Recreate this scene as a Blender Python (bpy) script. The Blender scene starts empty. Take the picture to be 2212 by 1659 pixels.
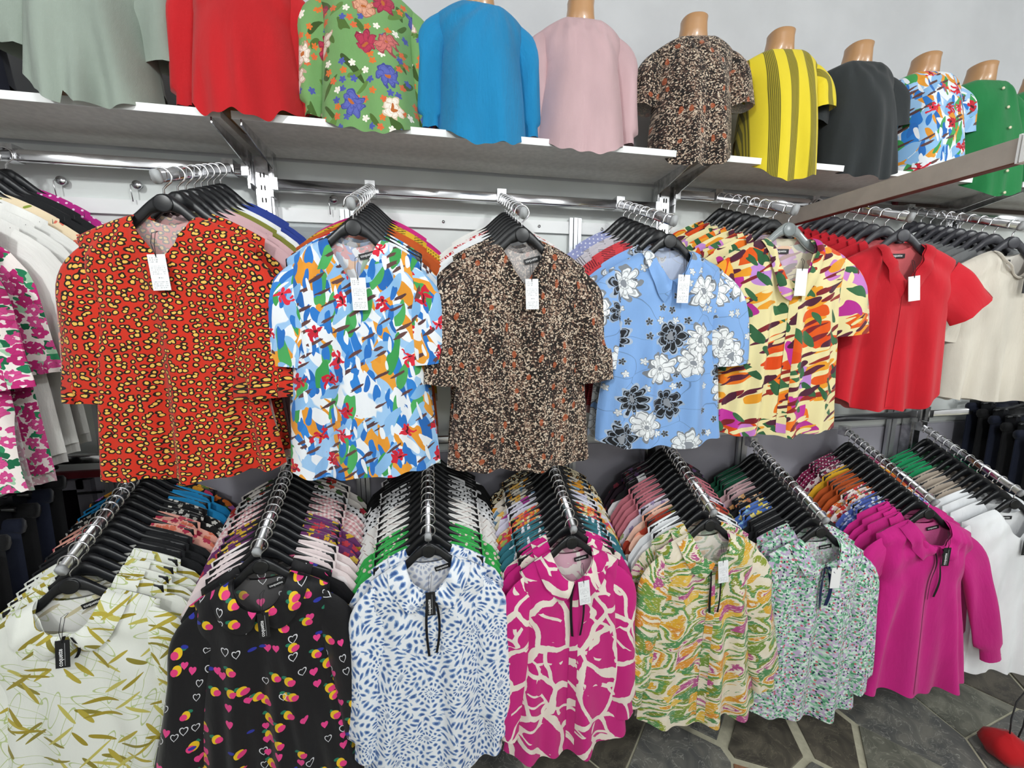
import bpy, math, random
import numpy as np
from mathutils import Vector
R = math.radians
scene = bpy.context.scene
COL = scene.collection
H = 1.70                                   # eye height of the camera above the floor

# ------------------------------------------------------------------ camera
cam_d = bpy.data.cameras.new('camera'); cam = bpy.data.objects.new('camera', cam_d); COL.objects.link(cam)
cam_d.sensor_width = 36.0; cam_d.lens = 860.0 / 2212.0 * 36.0; cam_d.clip_start = .02
cam.location = (0, -1.475, H)
cam.rotation_euler = (R(90 - 8.6), 0, R(-10.9))
scene.camera = cam

# ------------------------------------------------------------------ world, lamps, exposure
w = bpy.data.worlds.new('world'); scene.world = w; w.use_nodes = True
w.node_tree.nodes['Background'].inputs[0].default_value = (.8, .86, 1, 1)
w.node_tree.nodes['Background'].inputs[1].default_value = .15
scene.view_settings.view_transform = 'Standard'; scene.view_settings.look = 'None'
scene.view_settings.exposure = -0.14; scene.view_settings.gamma = 1.0
scene.view_settings.use_curve_mapping = False
CEIL = 3.12
LAMPS = [(-1.2, -2.1, 74), (1.0, -2.3, 62), (3.2, -2.1, 58), (.0, -3.8, 40), (2.6, -3.8, 40)]
for i, (x, y, p) in enumerate(LAMPS):
    l = bpy.data.lights.new('ceiling_lamp_light', 'POINT'); l.shadow_soft_size = .09
    l.energy = p; l.color = (.97, 1, .99)
    o = bpy.data.objects.new('ceiling_lamp_light', l); COL.objects.link(o); o.location = (x, y, CEIL - .3)

# ------------------------------------------------------------------ mesh helpers
class MB:
    def __init__(s): s.v = []; s.f = []; s.uv = []; s.sm = []
    def add(s, vs, fs, uvs=None, smooth=True):
        b = len(s.v); s.v.extend([tuple(map(float, p)) for p in vs])
        for f in fs:
            s.f.append(tuple(b + i for i in f)); s.sm.append(smooth)
            for i in f: s.uv.append(tuple(uvs[i]) if uvs is not None else (vs[i][0], vs[i][2]))
        return s
    def grid(s, X, Y, Z, U, V, flip=False, closed=False):
        n, m = X.shape
        vs = np.stack([X, Y, Z], -1).reshape(-1, 3); uv = np.stack([U, V], -1).reshape(-1, 2)
        fs = []
        for i in range(n - 1):
            for j in range(m - 1):
                a = i * m + j
                q = (a, a + 1, a + m + 1, a + m)
                fs.append(q[::-1] if flip else q)
        return s.add(vs, fs, uv)
    def box(s, c, d, rot=None):
        x, y, z = [k / 2 for k in d]; vs = []
        for sx in (-1, 1):
            for sy in (-1, 1):
                for sz in (-1, 1):
                    p = Vector((sx * x, sy * y, sz * z))
                    if rot is not None: p = rot @ p
                    vs.append((p.x + c[0], p.y + c[1], p.z + c[2]))
        return s.add(vs, [(0, 1, 3, 2), (4, 6, 7, 5), (0, 4, 5, 1), (2, 3, 7, 6), (0, 2, 6, 4), (1, 5, 7, 3)], smooth=False)
    def tube(s, pts, r, n=6, sx=1, sz=1, up=(0, 0, 1), cap=True):
        pts = [Vector(p) for p in pts]; vs = []; fs = []; k = len(pts)
        rr = r if hasattr(r, '__len__') else [r] * k
        pa = None
        for i, p in enumerate(pts):
            t = (pts[min(i + 1, k - 1)] - pts[max(i - 1, 0)]).normalized()
            if pa is None:
                u = Vector(up); u = Vector((1, 0, 0)) if abs(u.dot(t)) > .95 else u
                a = t.cross(u).normalized()
            else:
                a = (pa - t * pa.dot(t)).normalized()
            pa = a; b = a.cross(t).normalized()
            for j in range(n):
                an = 2 * math.pi * (j + .5) / n
                vs.append(p + a * (rr[i] * sx * math.cos(an)) + b * (rr[i] * sz * math.sin(an)))
        for i in range(k - 1):
            for j in range(n):
                fs.append((i * n + j, (i + 1) * n + j, (i + 1) * n + (j + 1) % n, i * n + (j + 1) % n))
        if cap: fs += [tuple(range(n)), tuple((k - 1) * n + j for j in reversed(range(n)))]
        return s.add(vs, fs)
    def loft(s, rings, cap=True):
        n = len(rings[0]); vs = [p for r in rings for p in r]; fs = []
        for i in range(len(rings) - 1):
            for j in range(n):
                fs.append((i * n + j, i * n + (j + 1) % n, (i + 1) * n + (j + 1) % n, (i + 1) * n + j))
        if cap: fs += [tuple(reversed(range(n))), tuple((len(rings) - 1) * n + j for j in range(n))]
        return s.add(vs, fs)
    def mesh(s, name, mat):
        me = bpy.data.meshes.new(name); me.from_pydata(s.v, [], s.f)
        uv = me.uv_layers.new(name='UVMap')
        uv.data.foreach_set('uv', np.array(s.uv, dtype=np.float32).ravel())
        me.polygons.foreach_set('use_smooth', s.sm)
        if mat: me.materials.append(mat)
        me.update(); return me
def link(name, me, parent=None, loc=None, rot=None):
    o = bpy.data.objects.new(name, me); COL.objects.link(o)
    if parent is not None: o.parent = parent
    if loc is not None: o.location = loc
    if rot is not None: o.rotation_euler = rot
    return o
def tag(o, label, cat, group=None):
    o['label'] = label; o['category'] = cat
    if group: o['group'] = group
    return o
def struct(o, label=None):
    o['kind'] = 'structure'
    if label: o['label'] = label
    return o
def rrect(a, b, r, n=4):
    pts = []
    for k, (cx, cy) in enumerate([(a - r, b - r), (-a + r, b - r), (-a + r, -b + r), (a - r, -b + r)]):
        for i in range(n):
            an = math.pi / 2 * (k + i / (n - 1)); pts.append((cx + r * math.cos(an), cy + r * math.sin(an)))
    return pts

# ------------------------------------------------------------------ node graph helper
def lin(c):
    if isinstance(c, str): c = tuple(int(c[i:i + 2], 16) / 255 for i in (0, 2, 4))
    return tuple((x / 12.92 if x <= .04045 else ((x + .055) / 1.055) ** 2.4) for x in c[:3]) + (1.0,)
class S:
    def __init__(s, g, o): s.g = g; s.o = o
    def _(a, op, b, r=False): return a.g.m(op, b, a) if r else a.g.m(op, a, b)
    def __add__(a, b): return a._('ADD', b)
    def __radd__(a, b): return a._('ADD', b, True)
    def __sub__(a, b): return a._('SUBTRACT', b)
    def __rsub__(a, b): return a._('SUBTRACT', b, True)
    def __mul__(a, b): return a._('MULTIPLY', b)
    def __rmul__(a, b): return a._('MULTIPLY', b, True)
    def __truediv__(a, b): return a._('DIVIDE', b)
    def __lt__(a, b): return a._('LESS_THAN', b)
    def __gt__(a, b): return a._('GREATER_THAN', b)
    def sin(a): return a.g.m('SINE', a)
    def cos(a): return a.g.m('COSINE', a)
    def abs(a): return a.g.m('ABSOLUTE', a)
    def fr(a): return a.g.m('FRACT', a)
    def pw(a, b): return a._('POWER', b)
    def sqrt(a): return a.g.m('SQRT', a)
    def mx(a, b): return a._('MAXIMUM', b)
    def mn(a, b): return a._('MINIMUM', b)
    def soft(a, lo, hi):
        n = a.g.n('ShaderNodeMapRange'); n.interpolation_type = 'SMOOTHSTEP'
        a.g.set(n.inputs[0], a); n.inputs[1].default_value = lo; n.inputs[2].default_value = hi
        return S(a.g, n.outputs[0])
class G:
    def __init__(s, name):
        s.mat = bpy.data.materials.new(name); s.mat.use_nodes = True; s.nt = s.mat.node_tree
        s.bsdf = s.nt.nodes['Principled BSDF']
        t = s.n('ShaderNodeTexCoord'); s.tc = t
        x = s.n('ShaderNodeSeparateXYZ'); s.nt.links.new(t.outputs['UV'], x.inputs[0])
        oi = s.n('ShaderNodeObjectInfo'); rnd = S(s, oi.outputs['Random'])
        s.u0 = S(s, x.outputs[0]); s.v0 = S(s, x.outputs[1])
        s.u = s.u0 + rnd * 3.7 + 5; s.v = s.v0 + rnd * 5.3 + 5
    def n(s, t): return s.nt.nodes.new(t)
    def set(s, inp, v):
        if isinstance(v, S): s.nt.links.new(v.o, inp)
        elif hasattr(v, 'is_output'): s.nt.links.new(v, inp)
        else: inp.default_value = v
    def m(s, op, a, b=None):
        n = s.n('ShaderNodeMath'); n.operation = op; s.set(n.inputs[0], a)
        if b is not None: s.set(n.inputs[1], b)
        return S(s, n.outputs[0])
    def comb(s, x, y, z=0.0):
        n = s.n('ShaderNodeCombineXYZ'); s.set(n.inputs[0], x); s.set(n.inputs[1], y); s.set(n.inputs[2], z); return n.outputs[0]
    def sep(s, v):
        n = s.n('ShaderNodeSeparateXYZ'); s.set(n.inputs[0], v); return [S(s, o) for o in n.outputs]
    def P(s, sx, sy=None, rot=0, seed=0, warp=0, wf=1.1):
        sy = sx if sy is None else sy
        c, q = math.cos(R(rot)), math.sin(R(rot))
        x = (s.u * c + s.v * q) * sx + seed * 3.17; y = (s.v * c - s.u * q) * sy + seed * 7.31
        if warp:
            n = s.sep(s.noise(s.comb(x, y), wf, 1)[1])
            x = x + (n[0] - .5) * warp; y = y + (n[1] - .5) * warp
        return x, y
    def noise(s, vec, scale=1, detail=2, rough=.5):
        n = s.n('ShaderNodeTexNoise'); n.noise_dimensions = '2D'; s.set(n.inputs['Vector'], vec)
        n.inputs['Scale'].default_value = scale; n.inputs['Detail'].default_value = detail; n.inputs['Roughness'].default_value = rough
        return S(s, n.outputs['Fac'] if 'Fac' in n.outputs else n.outputs[0]), n.outputs['Color']
    def nz(s, sx, sy=None, rot=0, seed=0, detail=2, warp=0):
        return s.noise(s.comb(*s.P(sx, sy, rot, seed, warp)), 1, detail)[0]
    def voro(s, x, y, feature='F1', rand=1.0, metric='EUCLIDEAN'):
        n = s.n('ShaderNodeTexVoronoi'); n.voronoi_dimensions = '2D'; n.feature = feature
        if feature != 'DISTANCE_TO_EDGE': n.distance = metric
        n.inputs['Scale'].default_value = 1; n.inputs['Randomness'].default_value = rand
        s.set(n.inputs['Vector'], s.comb(x, y))
        return n
    def cell(s, x, y, rand=1.0, metric='EUCLIDEAN'):
        n = s.voro(x, y, 'F1', rand, metric); c = s.sep(n.outputs['Color']); p = s.sep(n.outputs['Position'])
        lx, ly = x - p[0], y - p[1]
        return dict(d=S(s, n.outputs['Distance']), id=c[0], id2=c[1], id3=c[2], lx=lx, ly=ly, th=s.m('ARCTAN2', ly, lx), r=(lx * lx + ly * ly).sqrt())
    def mix(s, f, a, b):
        n = s.n('ShaderNodeMix'); n.data_type = 'RGBA'; s.set(n.inputs[0], f)
        s.set(n.inputs[6], a if not isinstance(a, (str, tuple)) else lin(a)); s.set(n.inputs[7], b if not isinstance(b, (str, tuple)) else lin(b))
        return n.outputs[2]
    def pick(s, f, cols, const=True):
        n = s.n('ShaderNodeValToRGB'); cr = n.color_ramp; cr.interpolation = 'CONSTANT' if const else 'LINEAR'
        if len(cols) == 1: cols = cols * 2
        k = len(cols)
        pos = [c[0] for c in cols] if isinstance(cols[0], tuple) and len(cols[0]) == 2 else [i / k for i in range(k)]
        cc = [c[1] for c in cols] if isinstance(cols[0], tuple) and len(cols[0]) == 2 else cols
        while len(cr.elements) < k: cr.elements.new(.5)
        for i, e in enumerate(cr.elements): e.position = pos[i]; e.color = lin(cc[i])
        s.set(n.inputs[0], f); return n.outputs[0]
    # ---- print layers
    def strokes(s, base, col, sx, sy, rot=0, seed=0, thr=.3, dens=.6, warp=.4, ragged=0):
        x, y = s.P(sx, sy, rot, seed, warp); c = s.cell(x, y, .9)
        d = c['d'] + (s.noise(s.comb(x * 6, y * 2), 1, 2)[0] - .5) * ragged if ragged else c['d']
        k = (d < thr) * (c['id'] < dens)
        return s.mix(k, base, s.pick(c['id2'], col) if isinstance(col, list) else col)
    def flowers(s, base, cols, scale, petals=5, rad=.36, dens=.6, seed=0, centre=None, line=None, depth=.4, warp=.1, sy=None):
        x, y = s.P(scale, sy or scale, 0, seed, warp, 3); c = s.cell(x, y, .75)
        w_ = (c['th'] * (petals / 2) + c['id'] * 6.3).cos().abs()
        pr = (w_ * depth + (1 - depth)) * rad
        on = c['id2'] < dens
        col = s.pick(c['id3'], cols) if isinstance(cols, list) else lin(cols)
        if line is not None:
            ring = (c['r'] / pr); ln = (w_ < .18).mx((ring > .86)).mx(((ring * 2.6).fr() > .8) * .6)
            lc = s.pick(c['id3'], line) if isinstance(line, list) else line
            col = s.mix(ln * .85, col if not isinstance(col, tuple) else s.pick(c['id3'], [cols, cols]), lc)
        else:
            col = s.mix((w_ < .2) * .35, col if not isinstance(col, tuple) else s.pick(c['id3'], [cols, cols]), '3a1c1c' if False else '6b4038')
        out = s.mix((c['r'] < pr) * on, base, col)
        if centre: out = s.mix((c['r'] < rad * .2) * on, out, centre)
        return out
    def dots(s, base, col, scale, rad=.2, rand=.35, dens=1.1, seed=0, sy=None):
        x, y = s.P(scale, sy or scale, 0, seed); c = s.cell(x, y, rand)
        return s.mix((c['d'] < rad) * (c['id'] < dens), base, s.pick(c['id2'], col) if isinstance(col, list) else col)
    def finish(s, col, rough=.82, bump=.25, fine=900, crinkle=0, sheen=.15, back=.5, trans=0):
        geo = s.n('ShaderNodeNewGeometry')
        if back:
            bc = s.mix(back, col, 'e6e2e2'); col = s.mix(S(s, geo.outputs['Backfacing']), col, bc)
        s.set(s.bsdf.inputs['Base Color'], col if not isinstance(col, (str, tuple)) else lin(col))
        s.bsdf.inputs['Roughness'].default_value = rough
        s.bsdf.inputs['Specular IOR Level'].default_value = .28
        s.bsdf.inputs['Sheen Weight'].default_value = sheen; s.bsdf.inputs['Sheen Roughness'].default_value = .5
        n1 = s.noise(s.comb(s.u * fine, s.v * fine), 1, 1)[0]
        h = n1 * .12 + s.nz(26, 7, 0, 3, 3, .6) * .9
        if crinkle: h = h + s.nz(150, 34, 0, 5, 2, .5) * crinkle
        b = s.n('ShaderNodeBump'); b.inputs['Strength'].default_value = bump; b.inputs['Distance'].default_value = .012
        s.set(b.inputs['Height'], h); s.nt.links.new(b.outputs[0], s.bsdf.inputs['Normal'])
        return s.mat
MATS = {}
def simple(name, col, rough=.5, metal=0, spec=.5, noise=0, bump=0, nscale=20, coat=0, trans=0, alpha=1):
    if name in MATS: return MATS[name]
    g = G(name); b = g.bsdf; c = lin(col)
    if noise:
        t = g.n('ShaderNodeTexNoise'); g.nt.links.new(g.tc.outputs['Object'], t.inputs['Vector'])
        t.inputs['Scale'].default_value = nscale; t.inputs['Detail'].default_value = 5
        cc = g.mix(S(g, t.outputs[0]).soft(.3, .7), tuple(min(1, x * (1 - noise)) for x in rgb(col)), tuple(min(1, x * (1 + noise)) for x in rgb(col)))
        g.set(b.inputs['Base Color'], cc)
        if bump:
            bp = g.n('ShaderNodeBump'); bp.inputs['Strength'].default_value = bump; bp.inputs['Distance'].default_value = .01
            g.nt.links.new(t.outputs[0], bp.inputs['Height']); g.nt.links.new(bp.outputs[0], b.inputs['Normal'])
    else: b.inputs['Base Color'].default_value = c
    b.inputs['Roughness'].default_value = rough; b.inputs['Metallic'].default_value = metal
    b.inputs['Specular IOR Level'].default_value = spec
    if coat: b.inputs['Coat Weight'].default_value = coat; b.inputs['Coat Roughness'].default_value = .15
    if trans: b.inputs['Transmission Weight'].default_value = trans
    b.inputs['Alpha'].default_value = alpha
    MATS[name] = g.mat; return g.mat
def rgb(c): return tuple(int(c[i:i + 2], 16) / 255 for i in (0, 2, 4))

M_CHROME = simple('chrome', 'e9e9ec', .16, 1, noise=.03, nscale=8)
M_CHROMEW = simple('worn_chrome', 'd4d4d6', .24, 1, noise=.12, nscale=40)
M_WIRE = simple('hook_steel', 'e8e8ea', .18, 1)
M_CAP = simple('grey_cap', 'a9abad', .55)
M_BLACKP = simple('black_plastic', '17181b', .33, 0, .5, noise=.25, nscale=30)
M_GREYP = simple('smoke_plastic', '9aa3a4', .2, 0, .6, trans=.35)
M_DGREYP = simple('dark_grey_plastic', '3a3a40', .35)
M_SHELF = simple('white_laminate', 'dcdad6', .45, noise=.03, nscale=60)
M_EDGE = simple('white_edge', 'f1f2f2', .4)
M_WALL = simple('white_wall', 'c6c7ca', .75, noise=.025, nscale=4, bump=.05)
M_PANEL = simple('pale_panel', 'dde1df', .42, noise=.02, nscale=3)
M_LPANEL = simple('grey_panel', 'a3a1ab', .5, noise=.04, nscale=3)
M_ALU = simple('aluminium', 'c3c5c8', .35, .7)
M_MAROON = simple('maroon_trim', '6e1520', .5)
M_BROWN = simple('brown_panel', '6b5a52', .55)
M_SKIN = simple('tan_mannequin', 'b68a60', .32, 0, .5, noise=.05, nscale=6, coat=.3)
M_TAGW = None
M_TAGB = simple('black_card', '16171a', .5)
M_WHITEINK = simple('white_ink', 'f2f2f2', .6)
M_STRING = simple('black_string', '1b1a1c', .7)
M_RIBBON = simple('black_ribbon', '0e0d12', .35)
M_NAVYRIB = simple('navy_ribbon', '10204a', .3)

# ------------------------------------------------------------------ fabric prints
def fab(fn):
    name = fn.__name__
    def get():
        if name not in MATS: g = G(name); MATS[name] = fn(g)
        return MATS[name]
    return get
def solid(name, col, **k):
    def get():
        if name not in MATS:
            g = G(name); c = g.mix(g.nz(9, 3, 0, 1, 3).soft(.3, .7), tuple(x * .96 for x in rgb(col)), tuple(min(1, x * 1.03) for x in rgb(col)))
            MATS[name] = g.finish(c, **k)
        return MATS[name]
    return get
def ditsy(name, base, cols, scale, rad=.34, dens=.7, leaf=None, petals=5, centre=None, seed=1, **k):
    def get():
        if name not in MATS:
            g = G(name); c = lin(base); c = g.mix(.0, base, base)
            if leaf: c = g.strokes(c, leaf, scale * 1.1, scale * .7, 40, seed + 2, .27, .7, .5)
            c = g.flowers(c, cols, scale, petals, rad, dens, seed, centre, depth=.35)
            MATS[name] = g.finish(c, **k)
        return MATS[name]
    return get
def patch(name, cols, sx, sy=None, warp=.6, rot=0, **k):
    def get():
        if name not in MATS:
            g = G(name); x, y = g.P(sx, sy, rot, 2, warp); c = g.cell(x, y, 1)
            MATS[name] = g.finish(g.pick(c['id'], cols), **k)
        return MATS[name]
    return get
def dotted(name, base, col, scale, rad=.22, rand=.35, dens=1.1, **k):
    def get():
        if name not in MATS:
            g = G(name); MATS[name] = g.finish(g.dots(g.mix(0., base, base), col, scale, rad, rand, dens), **k)
        return MATS[name]
    return get
def striped(name, stops, period, horiz=False, warp=0, **k):
    def get():
        if name not in MATS:
            g = G(name); t = ((g.v if horiz else g.u) / period)
            if warp: t = t + g.nz(3, 5, 0, 1, 2) * warp
            MATS[name] = g.finish(g.pick(t.fr(), stops), **k)
        return MATS[name]
    return get
@fab
def leopard_red(g):
    x, y = g.P(63, 76, 0, 1, .3, .9); c = g.cell(x, y, .75)
    n = (g.noise(g.comb(x * 2.2, y * 2.2), 1, 2)[0] - .5)
    d = c['d'] + n * .26; size = c['id2'] * .1
    col = g.mix(g.nz(20, 20, 0, 4) * .5, 'cc3019', 'b62817')
    col = g.mix(d < (size + .37), col, '1d0d08')
    return g.finish(g.mix(d < (size + .17), col, 'e6b955'), bump=.22)
@fab
def leopard_beige(g):
    x, y = g.P(60, 75, 0, 1, .35, 1.5); c = g.cell(x, y, .9); d = c['d'] + (g.noise(g.comb(x * 3, y * 3), 1, 2)[0] - .5) * .4
    col = g.mix(d < .42, 'e9dcb9', '17130f'); return g.finish(g.mix(d < .17, col, 'b98a4d'))
@fab
def abstract_blue(g):
    c = g.mix(g.nz(18, 9, 20, 2).soft(.48, .52), 'e9edf2', '9cc4ea')
    c = g.strokes(c, ['e0942e', 'e59c36'], 24, 9, 24, 1, .42, .72, .8)
    c = g.strokes(c, ['2b76c6', '2f80d0', '2467b4'], 32, 10, 16, 3, .36, .62, .7)
    c = g.strokes(c, ['e9edf2'], 26, 9, 40, 7, .3, .6, .7)
    c = g.strokes(c, ['4aa45b', '3d9a50'], 26, 9, -14, 5, .32, .5, .7)
    c = g.strokes(c, ['90bfe8', '7db0df', '8ab8e4'], 24, 9, -38, 9, .32, .55, .7)
    c = g.strokes(c, ['2b76c6', '2a6fc0'], 40, 13, -6, 15, .3, .4, .7)
    c = g.strokes(c, ['63423f', '573a3c'], 62, 15, -62, 11, .26, .36, .5, .25)
    c = g.strokes(c, ['e9edf2'], 50, 12, 8, 19, .22, .45, .6)
    c = g.flowers(c, ['c51d33', 'd8283c'], 15, 5, .3, .4, 13, '4a1a22', depth=.7, warp=.5)
    return g.finish(c, bump=.2)
@fab
def brown_speckle(g):
    x, y = g.P(300, 340, 0, 1, .7, 1.5); c = g.cell(x, y, 1)
    dark = g.nz(28, 5, 0, 7, 2).soft(.35, .65)
    col = g.pick((c['id'] * .8 + dark * .3 - .05), ['15110f', '1a1412', '2c211d', '5d463c', '15110f', 'b09a85', 'd2c2ae', '241b18', '8a7060'])
    rx = g.cell(*g.P(30, 20, 0, 4, .4), .9); col = g.mix((rx['d'] < .17) * (rx['id'] < .4) * .75, col, 'a8512b')
    return g.finish(col, bump=.2)
@fab
def blue_bouquet(g):
    c = g.mix(g.nz(6, 3, 0, 1), '7aa4dd', '88b0e4')
    ln = g.cell(*g.P(7, 9, 20, 6, .5)); e = S(g, g.voro(*g.P(6, 8, 0, 9, .9, 1.2), 'DISTANCE_TO_EDGE').outputs[0])
    c = g.mix((e < .006) * .5, c, '3d4a5c')
    c = g.flowers(c, ['eceff2', '15181d', 'e4e8ec', '1a1d22'], 27, 5, .33, .34, 5, None, ['3a4048', 'c8d4e4', '3a4048', 'c8d4e4'], depth=.55)
    c = g.flowers(c, ['eceff2', '14161b', 'e9edf0', '15171c', 'eef0f2'], 9.6, 9, .5, .85, 1, '8b9098', ['5b626c', 'b9c8dd', '5b626c', 'a9bad2', '555c66'], depth=.3, warp=.25)
    return g.finish(c, bump=.2, rough=.6)
@fab
def cream_tropical(g):
    c = g.mix(0., 'eadda6', 'eadda6')
    c = g.strokes(c, ['e05814', 'ea741a', 'dc4b12'], 7, 15, 16, 1, .38, .5, .8)
    c = g.strokes(c, ['c0339a', 'b42e90', 'c87cc8', 'be88d0'], 12, 9, 40, 3, .35, .52, .7)
    c = g.strokes(c, ['e89c28'], 8, 26, 22, 5, .28, .5, .7)
    c = g.strokes(c, ['7c1f27', '942a22', '5a2036'], 8, 40, 26, 7, .28, .66, .8)
    c = g.strokes(c, ['2f5f3c', '3a6b45'], 11, 27, -52, 9, .3, .5, .8)
    c = g.strokes(c, ['4e1f35'], 9, 26, 34, 11, .25, .4, .7)
    c = g.strokes(c, ['eadda6'], 9, 44, 20, 15, .24, .5, .7)
    return g.finish(c, bump=.2)
@fab
def pink_garden(g):
    c = g.mix(0., 'efe6e2', 'efe6e2')
    c = g.strokes(c, ['1f7a52', '2c8a5c', '176644', '9fc9a8'], 60, 40, 40, 1, .42, .75, .9)
    c = g.flowers(c, ['c22b78', 'd04a8d', 'b3236c'], 36, 5, .52, .95, 3, 'f0dfe0', depth=.3, warp=.4); return g.finish(c)
@fab
def peach_lily(g):
    c = g.mix(0., 'ecd9b8', 'ecd9b8'); c = g.strokes(c, ['8a9a3a'], 24, 60, 30, 1, .22, .5, .8)
    return g.finish(g.flowers(c, ['c9423f', 'd96b58'], 17, 6, .4, .55, 3, None, depth=.75, warp=.3))
@fab
def botanical_green(g):
    c = g.mix(g.nz(8, 4, 0, 2), '6d9a5c', '76a265')
    c = g.strokes(c, ['3f5a24', '4d6a2c', '38501f'], 26, 9, 35, 1, .22, .55, .7)
    c = g.strokes(c, ['46632a', '5c7f3a'], 28, 9, -40, 4, .2, .5, .7)
    c = g.flowers(c, ['d9712f', 'd8663a', '4a56a6', 'efe9dd'], 44, 5, .42, .42, 6, None, depth=.5)
    c = g.flowers(c, ['e8dcd0', 'b23350', 'd8a084', 'efe6dc', 'c9706a', '5a63b0'], 11.5, 7, .36, .62, 9, 'b5642c', ['b08a74', '7d1f38', 'a05a40', 'c8b090', '8a3840', '3a4288'], depth=.28, warp=.35)
    return g.finish(c, back=.25)
@fab
def yellow_stripe(g):
    t = (g.u0 / .062 + 10.3).fr(); fine = ((g.u0 / .0042).fr() < .5)
    c = g.mix((t < .46) * .62, 'e6d030', '6a6322'); c = g.mix((t < .46) * fine * .85, c, '4d4a1c')
    return g.finish(c, back=.2)
@fab
def yellow_sketch(g):
    t = (g.u0 / .05 + .3).fr(); fine = ((g.v0 / .006).fr() < .45)
    return g.finish(g.mix((t < .5) * fine * .8, 'd9ae2c', '33301a'))
@fab
def bamboo(g):
    c = g.mix(0., 'e2e4dc', 'e2e4dc')
    for i, (r_, s_) in enumerate([(35, 3), (-20, 5), (62, 8)]):
        x, y = g.P(34, 7, r_, s_, .3, .8); k = g.cell(x, y, .8)
        c = g.mix(((k['d'] - .34).abs() < .018) * (k['id'] < .5) * .8, c, 'a8b96a')
    for r_, s_ in ((48, 11), (22, 14), (-56, 17), (75, 21)):
        c = g.strokes(c, ['9a8a2a', 'b0a03c', '8a8030', 'bfb65c'], 54, 7.5, r_, s_, .23, .26, .35)
    return g.finish(c, back=.4)
@fab
def lemon_hearts(g):
    c = g.mix(0., '0e0d11', '0e0d11')
    for sd, sc, dn in ((1, 19, .62), (4, 21, .5)):
        x, y = g.P(sc, sc, 0, sd); k = g.cell(x, y, .8); lx, ly = k['lx'], k['ly']; on = k['id2'] < dn
        e = (lx * lx * 1.5 + ly * ly).sqrt(); e2 = ((lx - .12) * (lx - .12) * 1.4 + (ly + .1) * (ly + .1) * 1.4).sqrt()
        hx = lx.abs(); hd = ((lx * lx + (ly - hx.sqrt() * .36) * (ly - hx.sqrt() * .36))).sqrt()
        a = on * (k['id'] < .42); b = on * (k['id'] > .42) * (k['id'] < .66); d = on * (k['id'] > .66) * (k['id'] < .86); f = on * (k['id'] > .86)
        c = g.mix(a * (((lx + .2) * (lx + .2) * 3 + (ly - .24) * (ly - .24) * 6).sqrt() < .24), c, '1f7a5c')
        c = g.mix(a * (e < .27), c, 'e8bd1c'); c = g.mix(a * (e2 < .22), c, 'e23a7d')
        c = g.mix(b * (hd < .19), c, 'e5408a'); c = g.mix(d * (hd < .2) * (hd > .155), c, 'dcdce0')
        c = g.mix(f * ((lx * lx * 1.2 + ly * ly * 4).sqrt() < .2), c, '28309a')
    return g.finish(c, rough=.5, back=.1)
@fab
def blue_tiedye(g):
    x, y = g.P(8.5, 8.5, 0, 1, .35, 1.2); k = g.cell(x, y, .8)
    r_ = (k['lx'].abs() + k['ly'].abs()) * .5 + k['r'] * .55
    dash = ((k['th'] * 13 + (r_ * 11).sin() * 1.2).sin() * .5 + .5); ring = ((r_ * 42).sin() * .5 + .5)
    n = g.nz(60, 60, 0, 6, 2); t = (dash * ring + (n - .5) * .9)
    c = g.mix(t.soft(.12, .42), 'edf0f4', '7d9cc6'); c = g.mix(t.soft(.5, .85), c, '3c5b96')
    return g.finish(c, back=.45)
@fab
def magenta_lines(g):
    x, y = g.P(9, 6.5, 15, 2, .55, 1.1); e = S(g, g.voro(x, y, 'DISTANCE_TO_EDGE', 1).outputs[0])
    x2, y2 = g.P(7, 13, -30, 6, .8, 1.0); e2 = S(g, g.voro(x2, y2, 'DISTANCE_TO_EDGE', 1).outputs[0]); gate = g.nz(8, 8, 0, 8) > .52
    n = (g.nz(70, 70, 0, 3) - .5) * .03
    k = ((e + n) < .065).mx(((e2 + n) < .06) * gate)
    return g.finish(g.mix(k, 'c41c7a', 'eadfd2'), bump=.2)
@fab
def citrus_swirl(g):
    x, y = g.P(6, 12, 14, 3, 1.3, .8); n = g.noise(g.comb(x * .9, y * 1.2), 1, 1)[0]; br = (g.noise(g.comb(x * 4, y * 22), 1, 3)[0] - .5) * .16
    b = (n * 2.3 + br).fr()
    c = g.pick(b, ['e6dcc8', 'e3d8c0', '8c9a34', '5c9455', 'e6dcc8', 'd9a632', 'd08a2c', 'e8dfcc', 'b04f86', 'e2d6c0', '7e8a2c', '4f8a52'])
    c = g.strokes(c, ['d9a632', 'b04f86', '6f8f3a', 'd8902e', 'e0b84a', '4f8a52'], 10, 24, 24, 6, .33, .62, .9, .25)
    sp = g.nz(70, 260, 14, 9, 2); return g.finish(g.mix((sp > .63) * .8, c, 'e6dcc8'), bump=.2)
@fab
def mint_ditsy(g):
    x, y = g.P(135, 170, 0, 2, .8, 1.5); c = g.cell(x, y, 1)
    col = g.pick(c['id'], ['cfe6d6', '6aa884', 'b9a6c6', 'e0ece4', '4a9468', 'c9b6d2', '8cc2a2', 'b8d8c4', 'bda8c8'])
    k = g.cell(*g.P(58, 58, 0, 5), .8); col = g.mix((k['d'] < .2) * (k['id'] < .4), col, 'c8606c')
    k = g.cell(*g.P(76, 60, 0, 8), .9); col = g.mix((k['d'] < .2) * (k['id'] < .35), col, '1f2a48')
    return g.finish(col, bump=.18, back=.4)
@fab
def gingham_pink(g):
    a = (g.u / .011).fr() < .5; b = (g.v / .011).fr() < .5
    return g.finish(g.mix((a + b) * .5, 'f3e6e4', 'd99aa0'))
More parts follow.
